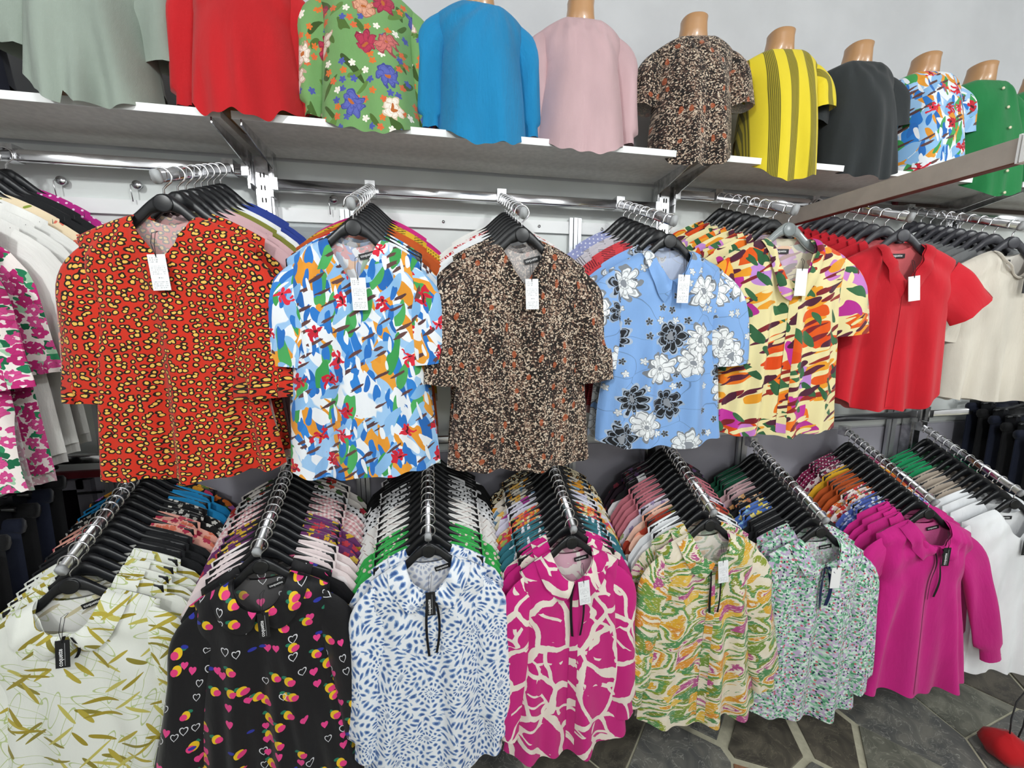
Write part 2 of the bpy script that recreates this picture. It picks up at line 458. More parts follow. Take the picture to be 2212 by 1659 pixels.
@fab
def sheer_blush(g):
    return g.finish(g.strokes(g.mix(0., 'ecdcdc', 'ecdcdc'), ['e2d2d4', 'f3eaea'], 12, 14, 10, 2, .3, .7, .6))
@fab
def zebra_red(g):
    n = g.nz(24, 70, 0, 3, 1, .8); return g.finish(g.mix((n * 7).fr() < .5, 'c02430', 'efe4e2'))
@fab
def mono_brush(g):
    return g.finish(g.strokes(g.mix(0., '121214', '121214'), ['e8e8ea'], 16, 9, 30, 2, .33, .6, 1.1))
@fab
def teal_dash(g):
    c = g.strokes(g.mix(0., '2f6f7c', '2f6f7c'), ['e0e2ec'], 50, 18, 0, 2, .25, .6, .3); return g.finish(g.strokes(c, ['e0e2ec'], 16, 40, 30, 5, .15, .4, .8))
@fab
def check_grey(g):
    t = (g.u / .05).fr() < .5; q = (g.v / .03).fr() < .5; f = (g.v / .005).fr() < .4
    return g.finish(g.mix(t * q * f * .8, 'c9c4cc', '2a2a2e'))
@fab
def check_red(g):
    t = (g.u / .06).fr() < .6; f = (g.v / .006).fr() < .4
    return g.finish(g.mix(t * f * .8, 'd04048', '2a1a1e'))
@fab
def retro_peach(g):
    x, y = g.P(12, 12, 0, 1, 1.2); c = g.cell(x, y, 1); return g.finish(g.pick(c['id'], ['e89a80', '7a2a1c', '6f6a2a', 'efc0aa', 'a03420', 'e8ded0']))
FAB = dict(
    leopard_red=leopard_red, leopard_beige=leopard_beige, abstract_blue=abstract_blue, brown_speckle=brown_speckle,
    blue_bouquet=blue_bouquet, cream_tropical=cream_tropical, pink_garden=pink_garden, peach_lily=peach_lily,
    botanical_green=botanical_green, yellow_stripe=yellow_stripe, yellow_sketch=yellow_sketch, bamboo=bamboo,
    lemon_hearts=lemon_hearts, blue_tiedye=blue_tiedye, magenta_lines=magenta_lines, citrus_swirl=citrus_swirl,
    mint_ditsy=mint_ditsy, gingham_pink=gingham_pink, sheer_blush=sheer_blush, zebra_red=zebra_red,
    mono_brush=mono_brush, teal_dash=teal_dash, check_grey=check_grey, check_red=check_red, retro_peach=retro_peach,
    red=solid('red_cotton', 'c81a2a', back=.15), beige=solid('beige_linen', 'd6cfc2', crinkle=.25, back=.3),
    grey=solid('grey_cotton', '6f7172', back=.2), white=solid('white_crepe', 'e8e7e3', crinkle=.3, back=.2),
    white2=solid('white_cotton', 'eceef0', back=.2), black=solid('black_cotton', '17181b', back=.08), pink=solid('dusty_pink', 'cba6aa', back=.3),
    rose=solid('rose_pink', 'c0707c', back=.3), olive=solid('olive_green', '7d7e35', back=.2), royal=solid('royal_blue', '2a3f8e', back=.2),
    sky=solid('sky_blue', '1e8cc8', back=.2), rust=solid('rust_orange', 'b9521e', back=.2), mustard=solid('mustard_yellow', 'd9a522', back=.2),
    hotpink=solid('hot_pink', 'c8287c', back=.2), fuchsia=solid('fuchsia_linen', 'c81f82', crinkle=.3, back=.12), forest=solid('forest_green', '14523a', back=.2),
    emerald=solid('emerald_green', '129058', back=.2), taupe=solid('taupe_linen', 'b3a596', back=.2), navy=solid('navy_jersey', '15182a', back=.1),
    sage=solid('sage_melange', '8f9a90', crinkle=.15, back=.1), scarlet=solid('scarlet_knit', 'b8141c', back=.15), cyan=solid('cyan_crinkle', '1680b4', crinkle=.5, bump=.35, back=.2),
    blush=solid('blush_satin', 'c4a4a8', rough=.55, back=.2), charcoal=solid('charcoal_knit', '2c3032', back=.1), leafgreen=solid('leaf_green', '1f7a42', back=.15),
    darkbrown=solid('dark_purple', '2b1824', back=.1), denim=solid('dark_denim', '151b2e', back=.1), jet=solid('black_twill', '101013', back=.05),
    magenta_dot=dotted('magenta_dot', 'b0217f', 'f0d8ea', 60, .17, .15), mono_dot=dotted('mono_dot', 'e6e6e8', '17171a', 75, .24, .15),
    green_spot=dotted('green_spot', '35a84e', 'e3cfc4', 46, .2, .7, .8), burgundy_dot=dotted('burgundy_dot', '8a1d4e', 'f0dde4', 80, .22, .1),
    lilac_dot=dotted('lilac_dot', '9aa0cc', 'e6e8f4', 70, .2, .2), blue_lemon=ditsy('blue_lemon', '4a6fbc', ['ecd24a', 'f0e08a', '8cc0e8'], 34, .42, .7),
    white_stripe=striped('white_stripe', [(0, 'ece9e6'), (.82, 'b9a49e'), (.9, 'ece9e6')], .022, True, .3),
    peach_coral=ditsy('peach_coral', 'e6a898', ['b3324e', 'c0485a', 'd9745a'], 46, .46, .62, None, 5), mono_ditsy=ditsy('mono_ditsy', '18181a', ['d6d4ce', 'bdb9b0'], 62, .42, .7),
    night_garden=ditsy('night_garden', '191319', ['e09a2a', 'b868b8', 'd6702a', 'd03a6a'], 30, .46, .9, ['5a7a3a']), purple_bloom=ditsy('purple_bloom', '6a3468', ['d2a82e', 'd8b84a', 'c03a4a'], 42, .44, .66),
    rose_ditsy=ditsy('rose_ditsy', 'ebe4de', ['c8402e', 'b83040'], 34, .32, .45, ['4a6a3a']), confetti=patch('confetti', ['e2743a', 'd8403a', 'e8a63a', 'e0cfa0', 'c84a6a', 'e8853a', '9ab05a'], 110),
    amber_print=patch('amber_print', ['efe9dc', 'e8a030', 'efe6d8', '3a3430', 'f0c060', 'e8ddd0', '7aa0c0'], 60), block_violet=patch('block_violet', ['e2e0ee', 'd6d4ea', 'e2e0ee', 'b0409a', 'e6e4f0', 'd8d0b0'], 18),
    lilac_floral=ditsy('lilac_floral', 'd8cdd8', ['a090b8', '8a9a6a'], 40, .4, .6), black_gold=ditsy('black_gold', '16151a', ['c8945a', 'd8b08a', 'b8704a'], 40, .4, .5),
    blue_ditsy=ditsy('blue_ditsy', '4a5fae', ['d8deee', 'b8c4e6'], 58, .42, .8), red_garden=ditsy('red_garden', 'efe2dc', ['d03028', 'e0682a', 'c83a5a'], 48, .46, .85, ['c8a05a']),
    wine_floral=ditsy('wine_floral', 'e3d4d6', ['7a2040', '8a3050'], 50, .44, .8), plum_dark=ditsy('plum_dark', '241521', ['7a2a3a', '5a3a6a'], 40, .4, .6),
)
# ------------------------------------------------------------------ garment geometry
def smooth(x): x = np.clip(x, 0, 1); return x * x * (3 - 2 * x)
DEF = dict(L=.6, sw=.185, slope=.05, nw=.062, nd=.095, ndb=.02, npow=2.0, wb=.185, wh=.2, hc=.02, df=.012, db=.008, lam=.03, ee=4.0,
           fold=.006, nf=4, sleeve='short', sl=.2, sa0=48, sa1=14, sw0=.082, sw1=.075, sdep=.012, ruff=0, collar=None, cw=.058, seed=1, res=1, soff=.045, hemn=.004, back_drop=.025, sy=.002, sz=.9, sbend=.11, wrap=0, td=0.0, xr=0)
class Garment:
    def __init__(s, **k):
        s.p = dict(DEF); s.p.update(k); s.__dict__.update(s.p)
        rg = random.Random(s.seed)
        s.waves = [(rg.uniform(.7, 1.3) * s.nf * (1 + .55 * i), rg.uniform(0, 6.28), rg.uniform(.6, 1) / (1 + .5 * i), rg.uniform(-.8, .8)) for i in range(3)]
        s.rad = [(rg.choice((-1, 1)) * rg.uniform(.8, 1.3) * s.nw, rg.uniform(5, 9), rg.uniform(0, 6.28)) for _ in range(2)]
    def W(s, t):
        return np.interp(t, [0, .05, .12, .34, .6, 1], [s.sw, s.sw * .99, s.sw * .95, s.wb, s.wb * .55 + s.wh * .45, s.wh])
    def zsh(s, x):
        a = np.clip((np.abs(x) - s.nw) / (s.sw - s.nw), 0, 1.4); return -s.slope * a ** 1.2
    def ztop(s, x, nd):
        a = np.abs(x) / s.nw
        return np.where(a < 1, -nd * (1 - np.clip(a, 0, 1) ** s.npow), s.zsh(x))
    def F(s, x, z):        # shared drape so that neighbours nest
        t = np.clip(-z / .6, 0, 1.3)
        return .0045 * t * np.sin(31 * x + 1.3 + 2 * t) + .003 * t * np.sin(57 * x + .4)
    def Y(s, x, z, front=True):
        t = np.clip(-z / s.L, 0, 1); sx = np.clip(x / s.W(t), -1, 1)
        q = np.clip(s.zsh(x) - z, 0, 9)
        d0 = s.df if front else s.db; D = min(d0, s.td) * (1 - np.exp(-q / .004)) + max(0, d0 - s.td) * (1 - np.exp(-q / s.lam))
        e = np.clip(1 - np.abs(sx) ** s.ee, 0, 1) ** .5
        y = -D * e if front else D * e
        y = y + s.F(x, z) * (1 if s.df < .09 else .3)
        if front and s.fold:
            f = 0
            for i, (k, ph, a, wv) in enumerate(s.waves):
                on = smooth((q - .03 - .05 * i) / (.16 + .12 * i)) * (.35 + .85 * t)
                f = f + a * on * np.cos(np.pi * k * sx + ph + wv * 1.6 * np.sin(2.6 * t + ph))
            y = y - np.maximum(s.fold * f * (1 - np.abs(sx) ** 6), -.62 * D * e)
            for x0, k, ph in s.rad:
                an = np.arctan2(x - x0, -z + .03); y = y - .35 * s.fold * np.cos(k * an * 2 + ph) * smooth(q / .06) * np.exp(-t * 2.2)
        return y
    def body(s, mb):
        n = int(15 + 42 * s.res); m = int(13 + 50 * s.res)
        sn = s.nw / s.sw
        c1 = np.linspace(-1, -sn, max(5, n // 3), endpoint=False); c2 = np.linspace(-sn, sn, max(7, n // 3), endpoint=False); c3 = np.linspace(sn, 1, max(5, n // 3) + 1)
        sc = np.concatenate([c1, c2, c3]); v = np.linspace(0, 1, m) ** 1.1
        rg = random.Random(s.seed + 5); hp = [rg.uniform(0, 6.28) for _ in range(3)]
        for front in (True, False):
            xs = sc * s.sw; zt = s.ztop(xs, s.nd if front else s.ndb)
            zh = -s.L - (0 if front else s.back_drop) + s.hc * np.abs(sc) ** 2.6 + s.hemn * (np.sin(7 * sc + hp[0]) + .6 * np.sin(17 * sc + hp[1]))
            if s.wrap and front: zh = zh + s.wrap * np.where(sc < -.1, ((-.1 - sc) / .9) ** 1.4, .6 * ((sc + .1) / 1.1 < .22) * (1 - (sc + .1) / .25))
            Z = zt[None, :] + (zh - zt)[None, :] * v[:, None]
            T = np.clip(-Z / s.L, 0, 1); X = sc[None, :] * (s.W(T) + s.xr * np.sin(9 * T + hp[2] + 2 * np.sign(sc)[None, :]) * T)
            Y = s.Y(X, Z, front)
            if front is False: pass
            U = X * 1.0 + (0 if front else .5); V = Z
            mb.grid(X, Y, Z, U, V, flip=front)
        return mb
    def sleeves(s, side, mb):
        n = 20 if s.res >= .8 else 12; m = 30 if s.res >= .8 else 13
        u = np.linspace(0, 1, m); ang = np.radians(s.sa0 + (s.sa1 - s.sa0) * smooth(u * s.sl / s.sbend))
        dl = s.sl / (m - 1)
        cx = s.sw - s.soff + np.concatenate([[0], np.cumsum(np.sin(ang) * dl)[:-1]])
        cz = -s.slope - s.sw0 * s.sz - np.concatenate([[0], np.cumsum(np.cos(ang) * dl)[:-1]])
        if s.sleeve == 'long':
            wd = np.interp(u, [0, .12, .35, .86, .89, 1], [s.sw0, s.sw0 * .95, s.sw0 * .8, s.sw1 * 1.15, s.sw1 * .72, s.sw1 * .75])
        else: wd = np.interp(u, [0, .3, 1], [s.sw0, s.sw0 * .97, s.sw1])
        dep = np.interp(u, [0, .1, .35, 1], [s.sdep * .25, s.sdep * .6, s.sdep, s.sdep * 1.05])
        ph = np.linspace(0, 2 * np.pi, n)
        PH, I = np.meshgrid(ph, np.arange(m)); uu = u[I]
        rg = random.Random(s.seed + side * 3 + 9); k0 = rg.choice((3, 4)); k1 = rg.choice((5, 6)); p0 = rg.uniform(0, 6)
        wav = 1 + (.25 * uu) * np.cos(k0 * PH + p0) + (s.ruff * smooth((uu - .72) / .28)) * np.cos(k1 * PH + p0)
        ca, sa = np.cos(ang)[I], np.sin(ang)[I]
        rr = wd[I] * np.cos(PH)
        X = cx[I] + ca * rr; Z = cz[I] + sa * rr
        Y = dep[I] * np.sin(PH) * wav + s.F(X, Z) * .6 - s.sy
        if s.fold and s.df > .012:
            Y = Y - .4 * s.fold * np.sin(9 * PH / 6.28 * 2 + 5 * uu + p0) * smooth(uu * 3)
        X = X + .004 * s.ruff * 8 * smooth((uu - .7) / .3) * np.cos(k1 * PH + 1)
        U = np.where(PH < np.pi, 1 - np.cos(PH), 3 + np.cos(PH)) * s.sw0; V = -uu * s.sl
        mb.grid(side * X, Y, Z, U + side * .7, V, flip=(side > 0)); return mb
    def collar_mesh(s, mb):
        n = 22 if s.res >= .8 else 8; m = 7 if s.res >= .8 else 3
        for side in (-1, 1):
            q = np.linspace(0, 1, n)[:, None]; r = np.linspace(0, 1, m)[None, :]
            x0 = s.nw * (1 - q ** 1.3) + (.006 if s.collar == 'peter' else .001); z0 = s.ztop(x0, s.nd)
            dx, dz = x0 * 1.0 + .004, z0 - .035
            if s.collar == 'peter': wq = s.cw * np.sqrt(np.clip(1 - q ** 8, 0, 1)) * (.72 + .28 * np.sin(np.pi * q * .8))
            elif s.collar == 'shirt': wq = s.cw * (.45 + .75 * q); dx = dx + .04 * q ** 2
            else: wq = np.full_like(q, s.cw)
            ln = np.sqrt(dx * dx + dz * dz); X = x0 + dx / ln * wq * r; Z = z0 + dz / ln * wq * r
            Z = np.minimum(Z, s.zsh(X) + .006)
            Y = s.Y(X, Z, True) - .006 - .006 * np.sin(np.pi * np.clip(r, 0, 1)) * (.5 + .5 * q) - .002 * r
            mb.grid(side * X, Y, Z, side * X + .21, Z + .11, flip=(side > 0))
        # back of the collar
        a = np.linspace(-1, 1, 12)[None, :]; r = np.linspace(0, 1, 3)[:, None]
        X = a * s.nw + 0 * r; Z = s.ztop(X, s.ndb) + (.022 if s.collar != 'band' else .004) * (1 - r) * (1 - np.abs(a) ** 2.5 * .8); Y = s.Y(X, s.ztop(X, s.ndb) - .004, False) + .004 + .004 * r
        mb.grid(X, Y, Z, X, Z, flip=False); return mb
    def strip(s, mb, x0, w, z0, z1, off=.003, bow=0, n=26):
        z = np.linspace(z0, z1, n)[:, None]; a = np.linspace(-.5, .5, 4)[None, :]; tt = (z - z0) / (z1 - z0)
        X = x0 + a * w + bow * np.sin(tt * 3.0) + 0 * z; Z = z + 0 * a; Y = s.Y(X, Z, True) - off
        mb.grid(X, Y, Z, X, Z, flip=True); return mb

_mesh = {}
def cached(key, fn):
    if key not in _mesh: _mesh[key] = fn()
    return _mesh[key]
def text_mesh(txt, size, mat):
    def mk():
        c = bpy.data.curves.new('lettering', 'FONT'); c.body = txt; c.size = size; c.align_x = 'CENTER'; c.align_y = 'CENTER'; c.offset = size * .012
        c.resolution_u = 2
        o = bpy.data.objects.new('lettering', c); COL.objects.link(o)
        bpy.context.view_layer.update()
        me = bpy.data.meshes.new_from_object(o.evaluated_get(bpy.context.evaluated_depsgraph_get()))
        bpy.data.objects.remove(o); me.materials.clear(); me.materials.append(mat); return me
    return cached(('txt', txt, size, mat.name), mk)
def tag_print():
    g = G('printed_card'); x, y = g.u0, g.v0        # metres on the card, origin at its top centre
    rows = ((y / .0042).fr() < .45); n = g.noise(g.comb(x * 420, (y / .0042 + 100) * .5), 1, 0)[0] > .48
    z1 = (y < -.006) * (y > -.019) * (x < .002); z2 = (y < -.024) * (y > -.042); z3 = (y < -.057) * (y > -.072); z4 = (y < -.047) * (y > -.052) * (x > -.004) * (x < .006)
    k = rows * n * (z1 + z2 * .6 + z3 * .7 + z4 * 1.4) * (x.abs() < .0135)
    g.set(g.bsdf.inputs['Base Color'], g.mix(k * .62, 'f0f1f4', '55585e')); g.bsdf.inputs['Roughness'].default_value = .5
    return g.mat
M_TAGW = tag_print()

def add_tag(root, gm, kind, x=.0, dz=0, rot=0):
    z = -gm.nd + .012 + dz; y = float(min(gm.Y(np.array(x + a_), np.array(-gm.nd - .004 + dz - b_), True) for a_ in (-.017, 0, .017) for b_ in (.0, .02, .045, .07))) - (.018 if gm.collar else .008)
    if kind.startswith('white'):
        wd, hh = .034, .076
    else: wd, hh = .026, .07
    def mk():
        mb = MB(); mb.box((0, 0, -hh / 2), (wd, .0012, hh)); return mb.mesh('price_tag', M_TAGW if kind == 'white' else (M_TAGB if kind == 'black' else M_WHITEINK))
    o = link('price_tag', cached(('tag', kind), mk), root, (x, y, z), (0, R(rot), 0))
    o['label'] = 'white printed price tag' if kind == 'white' else ('blank white paper tag' if kind == 'whiteblank' else 'black card tag with white lettering')
    st = MB(); st.tube([(0, -.0012, -.006), (.002, -.003, .02), (.004, .004, .045 - dz), (.006, .012, .05 - dz)], .0006, 4); st.tube([(0, -.0012, -.006), (-.004, -.003, .022), (-.003, .004, .045 - dz), (.004, .012, .05 - dz)], .0006, 4)
    link('tag_string', st.mesh('tag_string', M_STRING), o)
    if kind == 'black':
        link('lettering', text_mesh('coquette', .0125, M_WHITEINK), o, (-.0035, -.0012, -.043), (R(90), R(-90), 0))
        lm = cached(('tagline',), lambda: MB().box((.0045, -.0009, -.036), (.0007, .0004, .058)).mesh('printed_line', M_CAP)); link('printed_line', lm, o)
def add_neck_label(root, gm, x=.03, rot=18):
    z = -gm.ndb - .0125 - .004; y = float(gm.Y(np.array(x), np.array(z), False)) - .004
    me = cached(('nl',), lambda: MB().box((0, 0, 0), (.046, .0012, .0135)).mesh('neck_label', M_TAGB))
    o = link('neck_label', me, root, (x, y, z), (0, R(-rot), 0)); o['label'] = 'black woven neck label with white lettering'
    link('lettering', text_mesh('coquette', .0095, M_WHITEINK), o, (-.002, -.0009, .0005), (R(90), 0, 0))

def make_garment(name, key, gp, mat, front=None):
    """root Empty at the neck of the garment, parts below it; meshes shared between alike garments"""
    root = bpy.data.objects.new(name, None); COL.objects.link(root); root.empty_display_size = .05
    res = gp.get('res', .35); gm = Garment(**gp)
    link('body', cached((key, 'b'), lambda: gm.body(MB()).mesh('body', mat)), root)
    if gm.sleeve:
        for sd in (-1, 1): link('sleeve', cached((key, 's', sd), lambda: gm.sleeves(sd, MB()).mesh('sleeve', mat)), root)
    if gm.collar: link('collar' if gm.collar != 'band' else 'neckband', cached((key, 'c'), lambda: gm.collar_mesh(MB()).mesh('collar', mat)), root)
    if front:
        if front.get('placket'): link('placket', gm.strip(MB(), front.get('px', .0), .022, -gm.nd - .004, -gm.L + .012, .0016).mesh('placket', mat), root)
        if front.get('slit'):
            link('front_seam', gm.strip(MB(), 0, .002, -gm.nd - .004, -gm.L + .03, .004).mesh('front_seam', M_STRING), root)
        if front.get('buttons'):
            mb = MB()
            for i in range(6):
                z = -gm.nd - .05 - i * .075; b_ = cached(('btn', front['buttons']), lambda: MB().tube([(0, 0, 0), (0, -.003, 0)], .005, 10).mesh('button', simple('button_' + front['buttons'], front['buttons'], .3)))
                link('button', b_, root, (front.get('px', 0), float(gm.Y(np.array(0.), np.array(z))) - .005, z))
        if front.get('ribbon'):
            col = M_NAVYRIB if front['ribbon'] == 'navy' else M_RIBBON; wv = .013 if front['ribbon'] == 'navy' else .007; ln = front.get('rlen', .2)
            for i, (x0, b_, l_) in enumerate(((-.006, -.006, ln * 1.05), (.012, .012, ln))):
                link('ribbon', gm.strip(MB(), x0, wv, -gm.nd - .004, -gm.nd - l_, .009 + .003 * i, b_).mesh('ribbon', col), root)
            if front['ribbon'] == 'navy':
                link('bow', MB().tube([(0, 0, 0), (.018, -.008, -.008), (.034, -.006, -.03), (.026, 0, -.045)], .006, 6, 1, .5).mesh('bow', col), root, (0, float(gm.Y(np.array(0.), np.array(-gm.nd - .02))) - .012, -gm.nd - .005))
        if front.get('label', True): add_neck_label(root, gm, front.get('lx', .03), front.get('lr', 16))
        if front.get('tag'): add_tag(root, gm, front['tag'], front.get('tx', .012), front.get('tz', 0), front.get('tr', 0))
    return root
# ------------------------------------------------------------------ hangers
HOOK_TOP = .0985
def hanger_mesh(mat):
    mb = MB(); rings = []
    xs = np.concatenate([np.linspace(-.158, -.03, 12), np.linspace(-.022, .022, 5), np.linspace(.03, .158, 12)])
    for x in xs:
        a = abs(x)
        zt = np.interp(a, [0, .012, .035, .062, .12, .178], [.047, .045, .026, .0, -.032, -.062])
        zb = np.interp(a, [0, .03, .062, .12, .165, .178], [.012, .002, -.03, -.055, -.078, -.074])
        th = np.interp(a, [0, .06, .178], [.0085, .006, .0035]); zc = (zt + zb) / 2; hz = (zt - zb) / 2
        rings.append([(x, th * math.copysign(abs(math.sin(t)) ** .6, math.sin(t)), zc + hz * math.copysign(abs(math.cos(t)) ** .7, math.cos(t))) for t in [2 * math.pi * i / 10 for i in range(10)]])
    mb.loft(rings); return mb.mesh('hanger_body', mat)
def hook_mesh():
    pts = [(0, 0, .035), (0, 0, .056), (.006, 0, .063), (.0165, 0, .072)]
    for i in range(13):
        a = R(-12 + i * 16.5); pts.append((.019 * math.cos(a), 0, .0815 + .019 * math.sin(a)))
    pts.append((-.0225, 0, .0735)); return MB().tube(pts, .0021, 6, up=(0, 1, 0)).mesh('hook', M_WIRE)
def make_hanger(name, loc, rz, mat, label, group=None, disc=False):
    root = bpy.data.objects.new(name, None); COL.objects.link(root); root.empty_display_size = .05
    root.location = loc; root.rotation_euler = (0, 0, rz)
    b = link('hanger_body', cached(('hb', mat.name), lambda: hanger_mesh(mat)), root)
    link('hook', cached(('hk',), hook_mesh), root)
    if disc:
        link('size_disc', cached(('disc', mat.name), lambda: MB().tube([(0, -.0055, .024), (0, -.0098, .024), (0, -.0105, .024)], [.0195, .0195, .0165], 24).mesh('size_disc', mat)), b)
    tag(root, label, 'hanger', group); return root
# ------------------------------------------------------------------ the room
def boxobj(name, c, d, mat, parent=None): return link(name, MB().box(c, d).mesh(name, mat), parent)
struct(boxobj('wall_back', (.9, .05, CEIL / 2), (7.8, .1, CEIL), M_WALL), 'white back wall behind the clothes racks')
struct(boxobj('wall_left', (-3.05, -2.3, CEIL / 2), (.1, 4.8, CEIL), simple('grey_wall', '9c9c9e', .8))); struct(boxobj('wall_right', (4.85, -2.3, CEIL / 2), (.1, 4.8, CEIL), simple('grey_wall', '9c9c9e', .8)))
struct(boxobj('wall_front', (.9, -4.75, CEIL / 2), (7.8, .1, CEIL), simple('pale_grey_wall', 'cfcfd0', .8))); struct(boxobj('ceiling', (.9, -2.3, CEIL + .05), (7.8, 4.9, .1), M_WALL))
for i, (x, y, p) in enumerate(LAMPS):
    r_ = bpy.data.objects.new('ceiling_lamp', None); COL.objects.link(r_); r_.location = (x, y, CEIL)
    link('lamp_rose', MB().tube([(0, 0, 0), (0, 0, -.02), (0, 0, -.03)], [.06, .06, .02], 20).tube([(0, 0, -.03), (0, 0, -.1)], .012, 10).mesh('lamp_rose', M_EDGE), r_)
    if 'lampglow' not in MATS:
        g = G('lampglow'); g.bsdf.inputs['Emission Color'].default_value = (.97, 1, .99, 1); g.bsdf.inputs['Emission Strength'].default_value = 4; MATS['lampglow'] = g.mat
    link('lamp_bulb', MB().tube([(0, 0, -.1), (0, 0, -.11), (0, 0, -.13), (0, 0, -.16), (0, 0, -.19), (0, 0, -.2)], [.02, .035, .05, .055, .04, .012], 18).mesh('lamp_bulb', MATS['lampglow']), r_)
    tag(r_, 'white ceiling lamp outside the picture', 'lamp', 'ceiling lamps')

# stone floor: irregular slabs set in pale mortar
def mortar():
    g = G('pale_mortar'); t = g.n('ShaderNodeTexNoise'); g.nt.links.new(g.tc.outputs['Object'], t.inputs['Vector']); t.inputs['Scale'].default_value = 60; t.inputs['Detail'].default_value = 6
    g.set(g.bsdf.inputs['Base Color'], g.mix(S(g, t.outputs[0]), 'a39f88', 'd0ccb4')); g.bsdf.inputs['Roughness'].default_value = .6
    return g.mat
def stone(name, c0, c1, vein):
    g = G(name); o = g.tc.outputs['Object']
    t = g.n('ShaderNodeTexNoise'); g.nt.links.new(o, t.inputs['Vector']); t.inputs['Scale'].default_value = 9; t.inputs['Detail'].default_value = 8; t.inputs['Distortion'].default_value = 1.2
    v = g.n('ShaderNodeTexVoronoi'); v.feature = 'DISTANCE_TO_EDGE'; v.inputs['Scale'].default_value = 9
    ad = g.n('ShaderNodeVectorMath'); ad.operation = 'ADD'; g.nt.links.new(o, ad.inputs[0]); sc = g.n('ShaderNodeVectorMath'); sc.operation = 'SCALE'; sc.inputs['Scale'].default_value = .5
    g.nt.links.new(t.outputs['Color'], sc.inputs[0]); g.nt.links.new(sc.outputs[0], ad.inputs[1]); g.nt.links.new(ad.outputs[0], v.inputs['Vector'])
    col = g.mix(S(g, t.outputs[0]).soft(.3, .7), c0, c1); col = g.mix(S(g, v.outputs['Distance']).soft(.03, .0) * .7, col, vein)
    g.set(g.bsdf.inputs['Base Color'], col); g.bsdf.inputs['Roughness'].default_value = .36
    return g.mat
STONES = [stone('grey_green_stone', '5c5d54', '88877a', 'a9a99a'), stone('dark_stone', '46433d', '6c665a', '827c6c'), stone('tan_stone', '946a50', 'ab8262', '5a4032'), stone('slate_stone', '565756', '7e7c74', 'b0b0a6')]
floor = struct(boxobj('floor', (.9, -2.3, -.03), (7.8, 4.9, .05), mortar()), 'irregular stone slab floor with pale mortar')
def clip(poly, nx, ny, d):
    out = []
    for i in range(len(poly)):
        a, b = poly[i], poly[(i + 1) % len(poly)]; da = a[0] * nx + a[1] * ny - d; db_ = b[0] * nx + b[1] * ny - d
        if da <= 0: out.append(a)
        if da * db_ < 0: t = da / (da - db_); out.append((a[0] + (b[0] - a[0]) * t, a[1] + (b[1] - a[1]) * t))
    return out
rg = random.Random(12); pts = []
for i in range(-8, 14):
    for j in range(-9, 1):
        pts.append((i * .36 + rg.uniform(-.17, .17) + (j % 2) * .15, j * .3 + rg.uniform(-.15, .15) + .02))
for a in pts:
    if not (-2.6 < a[0] < 4.6 and -2.3 < a[1] < .1): continue
    poly = [(a[0] - .5, a[1] - .5), (a[0] + .5, a[1] - .5), (a[0] + .5, a[1] + .5), (a[0] - .5, a[1] + .5)]
    gap = rg.choice((.003, .004, .006, .022))
    for b in pts:
        if b is a: continue
        nx, ny = b[0] - a[0], b[1] - a[1]; ln = math.hypot(nx, ny)
        if ln > 1.0 or ln < 1e-6: continue
        nx /= ln; ny /= ln; poly = clip(poly, nx, ny, (a[0] * nx + a[1] * ny) + ln / 2 - gap)
    poly = clip(poly, 0, 1, -.004)
    if len(poly) < 3: continue
    n = len(poly); zt = rg.uniform(-.0005, .003)
    vs = [(x - a[0], y - a[1], -.006) for x, y in poly] + [((x - a[0]) * .985, (y - a[1]) * .985, zt) for x, y in poly]
    fs = [tuple(range(n, 2 * n))] + [(i, (i + 1) % n, n + (i + 1) % n, n + i) for i in range(n)]
    o = link('slab', MB().add(vs, fs, smooth=False).mesh('slab', (STONES[2] if math.hypot(a[0] - 1.12, a[1] + .5) < .2 else rg.choices(STONES, (4, 4, .35, 3))[0])), floor, (a[0], a[1], 0))

# wall cladding below the shelf
ZB1, ZB2, ZB3 = H + .455, H + .42, H + .468
SHZ = H + .535
UPX = [-1.853, -.503, .847, 2.2, 3.55]
struct(boxobj('trim_1', (.9, -.003, H + .02), (7.6, .006, .98), M_PANEL), 'pale wall panel behind the upper rack')
struct(boxobj('trim_2', (.9, -.003, H - .93), (7.6, .006, .9), M_LPANEL), 'grey wall panel behind the lower rack')
rail = struct(boxobj('trim_3', (.35, -.012, H + .347), (3.6, .012, .042), M_EDGE), 'white horizontal wall rail with screws')
for x in (-1.1, -.29, .04, .38, .62, 1.1): link('screw', cached(('scr',), lambda: MB().tube([(0, 0, 0), (0, -.003, 0)], .005, 10).mesh('screw', M_CHROMEW)), rail, (x, -.018, H + .347))
for i, (x, z0, z1) in enumerate([(-.27, .12, 2.07), (.515, .12, 2.08), (-1.04, .12, 1.5), (1.3, .12, 2.05), (2.1, .12, 2.0), (2.9, .12, 2.05)]):
    p = MB(); 
    for k in (-1, 0, 1): p.box((x + k * .016, -.02, (z0 + z1) / 2), (.013, .012 + .006 * (k == 0), z1 - z0))
    struct(link('trim_%d' % (4 + i), p.mesh('panel_joint', M_ALU)), 'ribbed aluminium joint strip on the wall')
mt = MB(); mt.box((-1.62, -.012, H - .478), (1.15, .016, .022)); struct(link('trim_10', mt.mesh('trim_maroon', M_MAROON)), 'dark red strip along the wall')
mt = MB(); mt.box((3.0, -.006, H + .545), (2.1, .01, .12)); struct(link('trim_11', mt.mesh('trim_brown', M_BROWN)), 'brown panel under the right shelf')
mt = MB(); mt.box((3.0, -.014, H + .485), (2.1, .014, .012)); mt.box((1.955, -.014, H + .54), (.014, .014, .12)); struct(link('trim_12', mt.mesh('trim_maroon', M_MAROON)), 'dark red frame around the brown panel')
